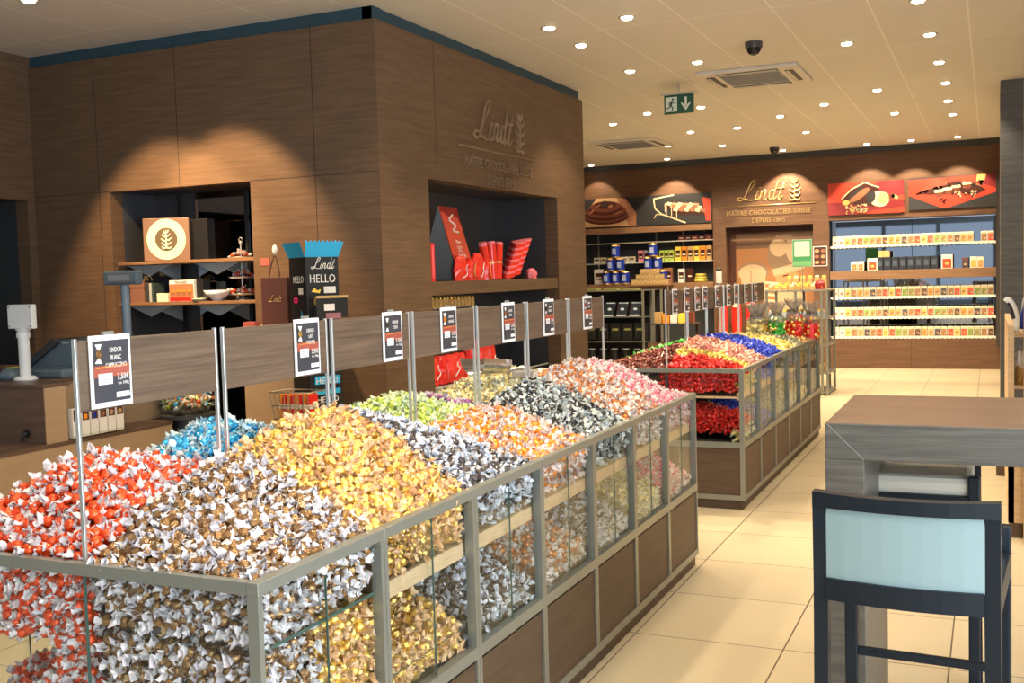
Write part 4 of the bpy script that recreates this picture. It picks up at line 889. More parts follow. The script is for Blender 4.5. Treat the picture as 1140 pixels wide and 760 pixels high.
for i in range(8):
    s = MB(); x = -4.10+.028*i; s.box(x, 5.24, .705, x+.02, 5.33, .845, M_red if i % 2 else M_orange, .002); s.box(x-.0005, 5.239, .76, x+.0205, 5.331, .785, M_scr); solo('red_packet', s, 'red packet with a white band in the wire basket, %s from the till side' % ORD[i], 'packet', 'packets in the wire basket')

# ------------------------------------------------------------------ recess below the wordmark: deck, glass shelf and red goods
t = thing('recess_shelving', 'thick brown deck with a glass shelf beneath it inside the wide wall recess', 'shelving', (-3.8, 7.78, .5), 0)
s = MB(); s.box(-4.1, Y0, 1.385, XL-.01, Y1, 1.482, M_wall, .002); part('deck', s, t)
s = MB(); s.box(-4.08, Y0, .700, -3.70, Y1, .71, M_glass); s.box(-3.70, Y0, .699, -3.697, Y1, .711, mat('shelf_edge', (.5, .5, .45), .3)); part('glass_shelf', s, t)
for i in range(6):
    s = MB(); s.box(-3.95, 6.65+.26*i, .60, -3.90, 6.87+.26*i, .66, M_cream, .003); solo('cream_carton', s, 'cream carton under the recess glass shelf, %s from the corner post' % ORD[i], 'carton', 'cream cartons under the glass shelf')
M_pk = mat('rose_red', (.90, .20, .24), .35); M_sheen = mat('red_sheen', (.88, .045, .025), .22); M_wht = mat('soft_white', (.85, .74, .70), .4)
def crinkle(mb, c, rx, ry, h, m, seed, top=.55, n=12, k=7, tie=None):
    rnd = random.Random(seed); vs = []; c = Vector(c)
    for j in range(k+1):
        u = j/k; q = (1-.25*abs(u-.4)) if u < .8 else (1-.25*.4)*(1-(u-.8)/.2*(1-top))
        if tie and abs(u-tie) < .08: q = .32
        for i in range(n):
            a = 2*math.pi*i/n; w = q*(1+rnd.uniform(-.09, .09)+.06*(1 if i % 2 else -1)); e = 2.6
            ca, sa = math.cos(a), math.sin(a); f = (abs(ca)**e+abs(sa)**e)**(-1/e)
            vs.append(c+Vector((rx*w*ca*f, ry*w*sa*f, h*u+rnd.uniform(-1, 1)*h*.02*(j > 0))))
    fs = [(j*n+i, j*n+(i+1) % n, (j+1)*n+(i+1) % n, (j+1)*n+i) for j in range(k) for i in range(n)]+[tuple(range(n))[::-1], tuple(range(k*n, (k+1)*n))]
    mb.add(vs, fs, m)
# leaning show card
t = thing('show_card', 'tall red show card leaning back on a dark strut in the recess', 'show card', (-3.78, 7.15, 1.482), 0)
s = MB(); s.prism([(-3.66, 7.20, 1.482), (-3.66, 7.50, 1.482), (-3.74, 7.32, 2.04), (-3.74, 7.04, 2.04)], (-.006, 0, 0), mat('card_red', (.60, .07, .035), .45)); s.prism([(-3.739, 7.145, 1.84), (-3.717, 7.387, 1.84), (-3.737, 7.32, 2.04), (-3.737, 7.04, 2.04)], (.003, 0, 0), M_redd)
part('card', s, t)
s = MB(); s.prism([(-3.74, 7.03, 2.04), (-3.67, 7.19, 1.482), (-3.9, 6.98, 1.482)], (-.004, 0, 0), M_black); part('strut', s, t)
s = MB(); uz = Vector((-.08, -.17, .558)).normalized(); o = Vector((-3.655, 7.35, 1.482)); P_ = lambda z, dy=0: o+Vector((-.143*z, -.305*z+dy, z))
s.text('Mon', .04, P_(.285), (0, 1, 0), uz, M_wht, .001); s.text('SO', .07, P_(.22), (0, 1, 0), uz, M_wht, .001); s.text('LINDOR', .035, P_(.18), (0, 1, 0), uz, M_wht, .001); part('lettering', s, t)
s = MB(); s.tube(smooth_path([P_(.50, .03), P_(.46, -.04), P_(.42, .03), P_(.38, -.03), P_(.37, .05)]), .008, M_wht, 6); part('ribbon_motif', s, t)
for i in range(3):
    s = MB(); s.box(-3.72, 6.60+.075*i, 1.482, -3.66, 6.66+.075*i, 1.78-.01*i, M_red, .004); s.box(-3.6595, 6.615+.075*i, 1.5, -3.659, 6.64+.075*i, 1.74, M_pk); solo('tall_red_carton', s, 'tall narrow red carton on the recess deck, %s from the corner post' % ORD[i], 'carton', 'tall red cartons')
for i, (y, w, h) in enumerate(((7.20, .085, .19), (7.36, .06, .17), (7.50, .08, .21), (7.64, .05, .17))):
    t = thing('red_gift_sachet', 'glossy red sachet with white swirl before the leaning card, %s along the deck' % ORD[i], 'gift sachet', (-3.66, y, 1.482), 0, 'red sachets on the deck')
    s = MB(); crinkle(s, (-3.66, y, 1.482), .04, w, h, M_sheen, i, tie=.8 if i % 2 else None); part('wrapper', s, t)
    s = MB(); q = (.5, -.4, .3, -.55)[i]; s.tube(smooth_path([(-3.617, y-w*q, 1.50), (-3.611, y+w*q*.6, 1.53+.01*i), (-3.611, y+w*q*.2, 1.57), (-3.617, y+w*.5, 1.60+.012*i)]), .0045, M_goldp if i % 2 else M_wht, 6); part('white_swirl', s, t)
for i, (a, y) in enumerate(((-.30, 7.80), (-.02, 7.88), (.22, 7.96))):
    t = thing('red_gift_tube', 'long shiny red gift tube fanned out upright, %s from the card side' % ORD[i], 'gift tube', (-3.68, y, 1.482), 0, 'fanned red tubes')
    q = Vector((-3.70, y+.0, 1.485)); d = Vector((-.05, a, 1)).normalized(); s = MB(); s.cyl(q, q+d*.29, .033, M_sheen, .036, 14); part('tube', s, t)
    s = MB(); s.cyl(q+d*.285, q+d*.31, .038, M_pk, .034, 14); part('cap', s, t); s = MB(); s.cyl(q+d*.13, q+d*.145, .036, M_goldp, .036, 14); part('gold_band', s, t)
for i in range(6):
    t = thing('heart_box', 'red and rose heart shaped box, %s from the bottom of the leaning stack' % ORD[i], 'heart box', (-3.70, 8.2+.035*i, 1.49), 0, 'stacked heart boxes')
    zc = 1.51+.05*i; yc = 8.20+.045*i; pts = []
    for k in range(20):
        a = 2*math.pi*k/20; hx = 16*math.sin(a)**3; hy = 13*math.cos(a)-5*math.cos(2*a)-2*math.cos(3*a)-math.cos(4*a); pts.append((-3.70+hy*.0055, yc+hx*.0085, zc+hx*.0015))
    s = MB(); s.prism(pts, (0, .01, .035), M_sheen); part('box', s, t)
    s = MB(); s.prism([(-3.70+(x+3.70)*1.04+.003, yc+(y-yc)*1.02+.012, z+.036) for x, y, z in pts], (0, .003, .014), M_pk); part('lid', s, t)
s = MB(); crinkle(s, (-3.68, 8.62, 1.482), .04, .065, .09, M_pk, 44, .3); solo('small_heart', s, 'small rose red heart sweet alone at the end of the deck', 'sweet')
for i in range(9):
    y = 6.66+.155*i+(.06 if i > 5 else 0); h = .21 if i < 6 else .29
    t = thing('red_gift_bag', 'shiny red gift bag on the recess glass shelf, %s from the corner post' % ORD[i], 'gift bag', (-3.82, y, .71), 0, 'red bags on the glass shelf')
    s = MB(); crinkle(s, (-3.82, y, .71), .06, .072 if i < 6 else .085, h, M_sheen if i % 3 else M_red, 50+i, .7); part('bag', s, t)
    s = MB(); q = (-1)**i*.02+.004*i; s.tube(smooth_path([(-3.75, y-q, .75), (-3.745, y+q, .79+.004*i), (-3.75, y+q*.2, .83), (-3.755, y+.5*q, .86)]), .005, M_pk if i % 2 else M_wht, 6); part('ribbon', s, t)
s = MB(); s.box(-3.69, 6.6, 1.285, -3.65, 7.45, 1.29, M_alu); solo('hanging_rail', s, 'thin metal rail below the deck carrying small gold packets', 'rail')
for i in range(14):
    y = 6.62+.058*i; s = MB(); s.box(-3.68, y, 1.29, -3.655, y+.045, 1.35, M_goldp, .002); s.ball((-3.665, y+.022, 1.358), .016, M_gold, 6); solo('gold_mini_packet', s, 'tiny gold packet under the recess deck, %s from the corner post' % ORD[i], 'packet', 'gold mini packets')

# ------------------------------------------------------------------ far wall: pictures
def picture(name, label, x0, x1, z0, z1, fn, y=YF-.02, cat='picture'):
    t = thing(name, label, cat, ((x0+x1)/2, y, z0), 0)
    s = MB(); s.box(x0, y, z0, x1, y+.02, z1, M_dark); part('board', s, t)
    s = MB(); fn(Pl(s, (x0, y, z0), (1, 0, 0), (0, 0, 1)), x1-x0, z1-z0); part('printed_picture', s, t); return t
K_dk = mat('print_dark', (.03, .03, .032), .4); K_ch1 = mat('print_choc', (.055, .014, .009), .35); K_ch2 = mat('print_choc_mid', (.14, .04, .025), .35); K_ch3 = mat('print_choc_light', (.30, .13, .07), .35)
K_skin = mat('print_beige', (.48, .28, .14), .5); K_red = mat('print_red', (.50, .045, .022), .45); K_red2 = mat('print_dark_red', (.20, .015, .018), .45); K_cr = mat('print_cream', (.66, .52, .33), .45); K_go = mat('print_gold', (.75, .42, .12), .45)
def pic_swirl(p, w, h):
    p.rect(0, 0, w, h, K_dk, 0); p.poly([(0, 0), (w*.78, 0), (w*.80, h*.45), (w*.66, h*.9), (w*.5, h), (w*.2, h), (0, h*.5)], K_skin, 1); p.poly([(w*.70, 0), (w*.82, 0), (w*.82, h*.45), (w*.66, h*.95), (w*.52, h)], K_ch3, 1.2)
    for k, (cy, rx, ry, m) in enumerate(((.34, .36, .27, K_ch1), (.40, .355, .255, K_ch2), (.47, .33, .26, K_ch1), (.55, .325, .24, K_ch2), (.62, .27, .22, K_ch1), (.70, .25, .19, K_ch2), (.76, .17, .14, K_ch1))): p.ell(w*.34, h*cy, w*rx, h*ry, m, 2+k*.4)
    p.ell(w*.42, h*.70, w*.04, h*.06, K_ch3, 6, .5); p.ell(w*.12, h*.55, w*.05, h*.03, K_ch3, 6, .6); p.ell(w*.54, h*.47, w*.08, h*.025, K_ch3, 6, .35); p.ell(w*.22, h*.73, w*.05, h*.02, K_ch3, 6, .5); p.poly([(w*.29, h*.70), (w*.33, h*.99), (w*.36, h*.70)], K_dk, 7)
def pic_rack(p, w, h):
    p.rect(0, 0, w, h, K_dk, 0); p.poly([(w*.86, h*.85), (w*.98, h*.8), (w*.99, .03), (w*.91, .03)], K_red, 1)
    for r in range(3):
        for k in range(6):
            x = w*(.30+.085*k+.05*r); z = h*(.66-.10*r+.035*k*(-.4)); p.poly([(x, z), (x+w*.07, z-h*.05), (x+w*.09, z+h*.06), (x+w*.02, z+h*.10)], K_ch3 if (k+r) % 2 else K_cr, 2+r*.2); p.poly([(x, z), (x+w*.07, z-h*.05), (x+w*.07, z-h*.16), (x, z-h*.10)], K_ch1, 1.8+r*.2)
    p.line([(w*.42, h*.98), (w*.10, h*.88), (w*.12, h*.55), (w*.22, h*.36), (w*.60, h*.03)], .022, K_cr, 4); p.line([(w*.28, h*.42), (w*.28, h*.70), (w*.80, h*.62)], .012, K_cr, 4); p.line([(w*.10, h*.22), (w*.14, h*.36), (w*.24, h*.33)], .012, K_cr, 4)
    for k in range(3): p.line([(w*(.3+.08*k), h*(.66-.04*k)), (w*(.3+.08*k), h*(.28-.08*k))], .012, K_cr, 4)
def pic_cocoa(p, w, h):
    p.rect(0, 0, w, h, K_red, 0); p.rect(0, 0, w, h*.40, K_red2, .5); p.poly([(w*.5, 0), (w, 0), (w, h*.18), (w*.6, h*.1)], K_red, .8); p.poly([(w*.6, h*.5), (w, h*.55), (w, h), (w*.65, h)], K_red2, .6)
    p.poly([(w*.18, h*.45), (w*.30, h*.75), (w*.48, h*.96), (w*.66, h*.80), (w*.76, h*.45), (w*.60, h*.22), (w*.35, h*.30)], K_ch1, 1); p.ell(w*.68, h*.45, w*.13, h*.24, K_cr, 2, -.3); p.ell(w*.73, h*.48, w*.08, h*.18, K_skin, 3, -.3)
    p.ell(w*.42, h*.60, w*.16, h*.11, K_ch3, 3, .6); p.ell(w*.37, h*.68, w*.13, h*.05, K_dk, 4, .7); p.ell(w*.57, h*.52, w*.06, h*.2, K_dk, 4, -.3); p.ell(w*.88, h*.5, w*.05, h*.06, K_skin, 3, -.5); p.ell(w*.84, h*.52, w*.04, h*.09, K_ch2, 3)
    p.line([(w*.18, h*.5), (w*.32, h*.8), (w*.49, h*.98), (w*.68, h*.80)], .018, K_cr, 4)
    rr = random.Random(3)
    for k in range(46): p.ell(w*rr.uniform(.24, .52), h*rr.uniform(.04, .30), .022, .009, K_cr if k % 3 else K_go, 5, rr.uniform(0, 3), 8)
    p.ell(w*.24, h*.38, w*.05, h*.08, K_go, 5)
def pic_pralines(p, w, h):
    p.rect(0, 0, w, h, K_dk, 0); p.poly([(0, h*.95), (w, h), (w, h*.45), (w*.45, h*.02), (w*.38, h*.02), (0, h*.45)], K_red, 1); p.poly([(w*.75, h), (w, h), (w, h*.55), (w*.85, h*.7)], K_red2, 1.5); p.poly([(w*.78, h), (w*.88, h), (w*.86, h*.8), (w*.77, h*.8)], K_go, 1.7)
    p.poly([(w*.08, h*.50), (w*.55, h*.84), (w*.72, h*.80), (w*.88, h*.52), (w*.78, h*.40), (w*.55, h*.45), (w*.25, h*.45)], K_ch1, 2)
    rr = random.Random(5)
    for k in range(90):
        u = rr.random(); p.ell(w*(.1+.75*u), h*(.50+.28*min(1, 2*u*(1 if u < .5 else .9))*rr.uniform(.5, 1.05)), .026, .012, (K_dk, K_ch2, K_ch3)[k % 3], 2.5, rr.uniform(0, 3), 8)
    for k, (x, z) in enumerate(((.30, .50), (.40, .56), (.50, .62), (.62, .70))):
        p.poly([(w*x, h*z), (w*(x+.10), h*(z+.02)), (w*(x+.09), h*(z+.10)), (w*(x-.01), h*(z+.08))], K_cr, 4); p.poly([(w*x+.01, h*z), (w*(x+.09), h*(z+.02)), (w*(x+.08), h*(z-.12)), (w*x+.03, h*(z-.13))], K_ch2, 3.5)
    for k in range(24): p.ell(w*rr.uniform(.5, .78), h*rr.uniform(.34, .52), .02, .011, K_cr if k % 2 else K_ch1, 4, rr.uniform(0, 3), 8)
    for k in range(6): p.ell(w*rr.uniform(.36, .42), h*rr.uniform(.15, .32), .022, .013, K_ch1, 4, rr.uniform(0, 3), 8)
picture('wall_picture', 'wide poster of swirled melted chocolate on the far wall above the shelves', -6.07, -5.0, 2.27, 2.73, pic_swirl)
picture('wall_picture', 'dark poster of chocolates on a wire rack with a red strip', -5.0, -3.97, 2.26, 2.73, pic_rack)
picture('wall_picture', 'red poster of an open cocoa pod spilling beans', -2.215, -1.15, 2.275, 2.745, pic_cocoa)
picture('wall_picture', 'red poster of pralines and coffee beans on a red napkin', -1.085, .075, 2.30, 2.755, pic_pralines)
def pic_chef(p, w, h):
    p.rect(0, 0, w, h, mat('chef_bg', (.14, .07, .035), .5), 0); p.rect(0, h*.1, w, h*.84, mat('chef_bg2', (.33, .14, .05), .5), .5)
    for k in range(4): p.poly([(w*.35, h*(.3+.06*k)), (w*.62, h*(.28+.06*k)), (w*.62, h*(.305+.06*k)), (w*.35, h*(.325+.06*k))], K_cr, .8)
    hat = mat('hat_cream', (.50, .35, .21), .5); hat2 = mat('hat_shade', (.24, .15, .09), .5); face = mat('face_tone', (.55, .24, .10), .5)
    p.ell(w*.22, h*.60, w*.20, h*.105, hat2, 1); p.ell(w*.21, h*.585, w*.18, h*.095, hat, 1.5); p.poly([(w*.08, h*.28), (w*.06, h*.56), (w*.38, h*.56), (w*.36, h*.28)], hat, 1.2); p.line([(w*.2, h*.3), (w*.19, h*.62)], .012, hat2, 1.8)
    p.ell(w*.66, h*.535, w*.16, h*.095, face, 1.5, -.35); p.poly([(w*.52, h*.45), (w*.80, h*.44), (w*.95, h*.2), (w*.5, h*.2)], hat, 1.3); p.ell(w*.79, h*.52, w*.03, h*.03, K_ch2, 2.2, .5); p.line([(w*.60, h*.55), (w*.67, h*.565)], .02, K_ch1, 2.4); p.ell(w*.68, h*.475, w*.05, h*.008, K_ch1, 2.4, .2); p.poly([(w*.54, h*.53), (w*.50, h*.50), (w*.55, h*.495)], face, 1.6)
    p.poly([(w*.47, h*.60), (w*.40, h*.74), (w*.43, h*.88), (w*.53, h*.965), (w*.68, h*.975), (w*.80, h*.90), (w*.85, h*.74), (w*.84, h*.66)], hat2, 2); p.ell(w*.55, h*.84, w*.11, h*.09, hat, 2.5, .5); p.ell(w*.71, h*.80, w*.07, h*.12, hat, 2.4, .2); p.poly([(w*.46, h*.62), (w*.86, h*.70), (w*.88, h*.625), (w*.49, h*.555)], hat, 3)
picture('chef_picture', 'large poster of two chefs in tall hats inside the far wall niche', -3.66, -2.46, .55, 2.08, pic_chef, YF+.26, 'poster')
s = MB(); s.box(-3.70, YF+.14, 1.96, -2.46, YF+.15, 1.985, M_shelf); solo('glass_rail', s, 'thin brown rail across the top of the chef poster', 'rail')
t = thing('small_poster', 'small white-bordered poster of six chocolates beside the chef niche', 'poster', (-2.34, YF, 1.53), 0)
s = MB(); s.box(-2.44, YF-.02, 1.53, -2.235, YF-.001, 1.83, M_scr); part('board', s, t)
s = MB(); p = Pl(s, (-2.44, YF-.0205, 1.53), (1, 0, 0), (0, 0, 1)); p.rect(.012, .012, .193, .288, K_ch1, 1)
for a in range(2):
    for c in range(3): p.ell(.055+.09*a, .06+.085*c, .033, .026, K_ch3 if (a+c) % 2 else K_skin, 2)
part('printed_picture', s, t)

# ------------------------------------------------------------------ far wall: mirrored bar shelving (bay by the pillar)
M_strip = mat('price_strip', (.80, .76, .66), .5)
t = thing('bar_shelving', 'mirrored wall shelving with five shelves of chocolate bars by the dark pillar', 'shelving', (-1.07, YF+.2, .43), 0)
s = MB(); s.box(-2.20, YF+.40, .44, .07, YF+.41, 2.19, M_mirror); s.box(-1.075, YF+.395, .44, -1.068, YF+.40, 2.19, M_dark); part('mirror_back', s, t)
rows = [(1.834, 'top'), (1.071, 'third'), (.775, 'fourth'), (.485, 'bottom')]
for z, n_ in rows:
    s = MB(); s.box(-2.20, YF+.05, z-.035, .07, YF+.30, z-.022, M_dark); part('shelf', s, t)
    s = MB(); s.box(-2.20, YF+.045, z-.04, .07, YF+.05, z-.012, M_strip)
    for k in range(38): s.prism([(-2.2+.06*k, YF+.044, z-.04), (-2.17+.06*k, YF+.044, z-.052), (-2.14+.06*k, YF+.044, z-.04)], (0, .004, 0), M_strip)
    part('price_strip', s, t)
s = MB(); s.box(-2.20, YF-.01, 1.315, .07, YF+.39, 1.445, M_shelf, .003); part('thick_shelf', s, t)
for x in (-2.19, .045): s = MB(); s.box(x, YF+.3, .44, x+.02, YF+.4, 2.19, M_black); part('upright', s, t)
FL = [('silver grey', (.42, .50, .56)), ('silver grey', (.40, .46, .52)), ('mustard', (.62, .42, .10)), ('brown', (.30, .16, .07)), ('tan', (.48, .30, .12)), ('dark brown', (.10, .05, .03)), ('olive', (.25, .28, .08)), ('red', (.62, .08, .03)), ('scarlet', (.75, .06, .02)), ('dark grey', (.06, .06, .07)), ('orange', (.70, .25, .04)), ('brown', (.26, .12, .05)), ('green', (.18, .32, .06))]
def bar(col, h=.15):
    s = MB(); s.box(-.040, -.012, 0, .040, .012, h, mat('bar_cream', (.84, .77, .62), .4), .002); m = mat('bar_'+col[0].replace(' ', '_'), col[1], .35)
    s.add([(-.035, -.0125, .012), (.035, -.0125, .012), (.035, -.0125, h*.76), (-.035, -.0125, h*.76)], [(0, 1, 2, 3)], m); s.ball((0, -.0125, h*.40), .022, mat('bar_praline', (.32, .14, .05), .4), 8, (1.1, .08, .8)); s.ball((.012, -.0125, h*.33), .014, K_cr, 8, (1.1, .1, .8))
    s.add([(-.03, -.0126, h*.80), (.03, -.0126, h*.80), (.03, -.0126, h*.88), (-.03, -.0126, h*.88)], [(0, 1, 2, 3)], mat('bar_gold_print', (.62, .42, .15), .4)); return s
BM = [bar(c).mesh('chocolate_bar') for c in FL]
for z, n_ in rows:
    n = 25
    for i in range(n):
        if n_ == 'top' and i == 22: continue
        k = i if i < 4 else (i*5+int(z*10)) % 11+2
        x = -2.13+.0885*i
        o = D.objects.new('chocolate_bar', BM[k]); COL.objects.link(o); o.location = (x, YF+.075, z-.022); o.rotation_euler = (R_(-4), 0, 0)
        props(o, 'cream chocolate bar, %s picture, %s from the chef side in the %s row' % (FL[k][0], ORD[i], n_), 'chocolate bar', 'chocolate bars on the mirrored shelves')
M_nav = mat('navy_box', (.015, .02, .035), .35)
for i in range(8):
    x = -1.50+.107*i; s = MB(); s.box(x-.05, -.05, 0, x+.05, .05, .19, M_nav, .003); s.box(x-.03, -.0505, .06, x+.03, -.05, .14, mat('navy_print', (.06, .08, .12), .4)); s.v = [(a, c+YF+.1, d+1.445) for a, c, d in s.v]
    solo('navy_box', s, 'navy blue chocolate box on the thick shelf, %s from the poster side' % ORD[i], 'chocolate box', 'navy boxes on the thick shelf')
for x, w, h, c, l in ((-1.86, .09, .14, 'brown', 'small cream and brown praline box, first on the thick shelf'), (-1.765, .085, .14, 'brown', 'small cream and brown praline box, second on the thick shelf'), (-1.60, .14, .18, 'red', 'red and cream praline box before the navy boxes'), (-.58, .15, .20, 'scarlet', 'red and cream praline box after the navy boxes'), (-.34, .085, .15, 'dark grey', 'small plum box standing after the gap on the thick shelf'), (-.23, .09, .16, 'mustard', 'cream box beside the small plum box'), (-.14, .08, .155, 'tan', 'cream box at the pillar end of the thick shelf')):
    s = MB(); s.box(x-w/2, YF+.04, 1.445, x+w/2, YF+.14, 1.445+h, mat('bar_cream', 0) if c != 'dark grey' else mat('plum', (.14, .04, .06), .4), .003); m = mat('bar_'+c.replace(' ', '_'), 0)
    s.box(x-w*.4, YF+.039, 1.455, x+w*.4, YF+.04, 1.445+h*.7, m); s.ball((x, YF+.039, 1.445+h*.35), w*.2, K_go, 8, (1, .05, .7)); solo('praline_box', s, l, 'chocolate box', 'praline boxes on the thick shelf')
s = MB(); s.box(-1.52, YF+.05, 1.636, -1.36, YF+.14, 1.73, M_goldp, .003); solo('gold_box', s, 'olive gold box lying on top of the first navy boxes', 'chocolate box')

# ------------------------------------------------------------------ far wall: open bay with assorted goods
t = thing('bay_shelving', 'dark wall bay with glass shelves and a thick brown counter shelf under the chocolate posters', 'shelving', (-5.4, YF+.2, 0), 0)
for z in (1.99, 1.665): s = MB(); s.box(-6.9, YF+.06, z, -3.97, YF+.42, z+.012, M_glass); s.box(-6.9, YF+.055, z-.002, -3.97, YF+.06, z+.014, mat('shelf_edge', 0)); part('glass_shelf', s, t)
s = MB(); s.box(-6.9, YF-.03, 1.23, -3.965, YF+.44, 1.335, M_shelf, .003); part('thick_shelf', s, t)
s = MB(); s.box(-6.9, YF-.03, 2.15, -3.965, YF+.1, 2.24, M_shelf, .003); part('top_board', s, t)
for x in (-6.0, -5.0, -4.55): s = MB(); s.box(x-.01, YF+.42, .1, x+.01, YF+.44, 2.2, M_alu); part('upright', s, t)
def goods(n, x0, dx, z, w, h, mats_, name, label, cat, group, y=YF+.12, tag=True):
    for i in range(n):
        m = mats_[i % len(mats_)]; x = x0+dx*i; s = MB(); s.box(x, y, z, x+w, y+.08, z+h, m, .003)
        s.box(x+w*.12, y-.001, z+h*.3, x+w*.88, y, z+h*.75, K_ch1 if m is not M_choc else M_goldp); s.box(x+w*.2, y-.002, z+h*.4, x+w*.8, y-.001, z+h*.5, M_cream)
        solo(name, s, label % ORD[i], cat, group)
goods(6, -5.98, .12, 1.677, .10, .10, [M_scr, M_cream], 'small_carton', 'small cream carton on the far glass shelf, %s from the wordmark wall', 'carton', 'cartons on the glass shelf')
goods(2, -5.22, .1, 1.677, .09, .19, [M_pinkc, mat('lilac', (.45, .35, .6), .5)], 'lilac_carton', 'lilac or rose carton between the blue tins, %s from the wordmark wall', 'carton', 'lilac cartons')
goods(3, -4.86, .08, 1.677, .07, .18, [mat('lime', (.45, .62, .10), .5)], 'lime_carton', 'lime green carton, %s in the small green group on the glass shelf', 'carton', 'lime cartons')
goods(6, -4.60, .1, 1.677, .088, .23, [M_yell, M_orange, M_goldp], 'orange_carton', 'golden orange carton on the glass shelf, %s after the lime cartons', 'carton', 'orange cartons')
goods(1, -5.98, .1, 1.335, .17, .25, [M_scr], 'recipe_carton', 'white and terracotta carton on the thick shelf by the wordmark wall, %s', 'carton', None)
goods(1, -4.80, .1, 1.335, .14, .24, [K_ch3], 'terracotta_carton', 'terracotta carton on the thick shelf after the blue tins, %s', 'carton', None)
goods(2, -4.56, .14, 1.335, .10, .22, [M_scr, K_ch1], 'tilted_book', 'upright white or brown book, %s after the terracotta carton', 'book', 'books on the thick shelf')
goods(3, -4.02-.2*0, 0, 1.335, .01, .01, [M_dark], 'x', '%s', 'x', None) if False else None
for i in range(3):
    s = MB(); s.lathe((-4.20, YF+.15, 1.335+.045*i), [(0, 0), (.1-.01*i, 0), (.11-.01*i, .02), (.1-.01*i, .043), (0, .043)], mat('mustard_tin', (.45, .38, .06), .4), 18); solo('round_tin', s, 'round mustard tin, %s from the bottom of its small stack' % ORD[i], 'tin', 'mustard tins')
goods(5, -4.55, .11, 2.0, .1, .09, [K_red2, K_ch1], 'dark_red_carton', 'dark red carton on the topmost glass shelf, %s from the middle upright', 'carton', 'dark red cartons')
# blue tins in two pyramids
def blue_tin(nm='blue_tin'):
    t = thing(nm, 'x', 'tin', (0, 0, 0), 0, 'blue tins in pyramids', local=True)
    s = MB(); s.cyl((0, 0, 0), (0, 0, .185), .073, M_blue, .073, 14); s.box(-.03, -.0745, .05, .03, -.06, .145, mat('tin_label', (.35, .42, .62), .4), 0); part('can', s, t)
    s = MB(); s.cyl((0, 0, .185), (0, 0, .206), .077, M_gold, .06, 14); s.ball((0, 0, .21), .02, M_gold, 8, (1, 1, .5)); part('gold_lid', s, t)
    s = MB(); s.cyl((0, 0, 0), (0, 0, .018), .077, M_gold, .077, 14); part('gold_rim', s, t); return t
bt = blue_tin(); remember(bt); first = True
for px_, zb, rowsn, w_ in ((-5.57, 1.335, 3, 'by the wordmark wall'), (-4.94, 1.335, 3, 'behind golden boxes')):
    for r in range(rowsn):
        for k in range(rowsn-r):
            x = px_+(k-(rowsn-r-1)/2)*.158; lab = 'blue tin with gold lid, %s in the %s tier of pyramid %s' % (ORD[k], ('bottom', 'middle', 'top')[r], w_)
            loc = (x, YF+.02, zb+.215*r)
            if first: bt.location = loc; bt['label'] = lab; first = False
            else: dup(bt, loc, lab)
i = 0
for r in range(3):
    for k in range(4-r):
        x = -5.27+.155*k+.078*r; s = MB(); s.box(x, YF-.12, 1.335+.085*r-.02, x+.15, YF-.04, 1.335+.085*r+.062, M_goldp, .003)
        for q in range(3): s.ball((x+.03+.045*q, YF-.122, 1.335+.085*r+.02+.015*(q % 2)), .012, M_cream, 6, (1, .3, 1))
        solo('golden_box', s, 'golden box dotted white, %s in the %s layer before the blue tins' % (ORD[k], ('bottom', 'middle', 'top')[r]), 'chocolate box', 'golden boxes before the tins')
s = MB(); s.box(-5.34, YF-.2, 1.295, -4.6, YF-.02, 1.315, M_shelf); s.box(-5.3, YF-.18, 0, -5.28, YF-.16, 1.295, M_alu); s.box(-4.66, YF-.18, 0, -4.64, YF-.16, 1.295, M_alu); solo('narrow_table', s, 'narrow brown table top under the golden boxes', 'table')

# floor rack with dark goods
t = thing('floor_rack', 'metal floor rack with glass shelves of black boxes beside the wordmark wall', 'rack', (-4.9, 14.5, 0), 0)
for x in (-5.5, -4.45, -4.30):
    s = MB(); s.box(x-.015, 14.35, 0, x+.015, 14.38, 1.27, M_frame); part('post', s, t)
    s = MB(); s.box(x-.015, 14.75, 0, x+.015, 14.78, 1.27, M_frame); part('post', s, t)
for z in (1.27, .90, .55, .28):
    s = MB(); s.box(-5.6, 14.35, z-.012, -4.30, 14.78, z, M_dark if z > 1 else M_glass); s.box(-5.6, 14.34, z-.014, -4.30, 14.35, z+.002, M_frame); part('shelf', s, t)
s = MB(); s.box(-5.6, 14.76, .05, -4.30, 14.77, 1.26, M_black); part('back_board', s, t)
for i in range(5):
    s = MB(); x = -5.42+.19*i; s.prism([(x, 14.36, .905), (x+.15, 14.36, .905), (x+.17, 14.44, 1.10), (x+.02, 14.44, 1.10)], (0, .02, 0), M_nav); s.prism([(x+.012, 14.355, .905), (x+.148, 14.355, .905), (x+.151, 14.36, .925), (x+.015, 14.36, .925)], (0, .003, 0), mat('ice_blue', (.45, .58, .70), .5)); s.prism([(x+.025, 14.43, 1.07), (x+.16, 14.43, 1.07), (x+.165, 14.435, 1.095), (x+.03, 14.435, 1.095)], (0, .003, 0), mat('ice_blue', 0)); s.ball((x+.085, 14.395, 1.0), .03, mat('ice_blue', 0), 8, (1, .1, .8)); solo('dark_tablet', s, 'dark tablet with pale blue edges on the rack, %s from the wordmark wall' % ORD[i], 'chocolate box', 'dark tablets on the floor rack')
for i in range(6):
    s = MB(); x = -5.5+.18*i; s.box(x, 14.42, .565, x+.15, 14.6, .80, M_black, .003); s.box(x+.03, 14.419, .70, x+.12, 14.42, .73, mat('olive_print', (.25, .25, .08), .5)); solo('black_coffret', s, 'black box on the floor rack second shelf, %s from the wordmark wall' % ORD[i], 'chocolate box', 'black boxes on the floor rack')
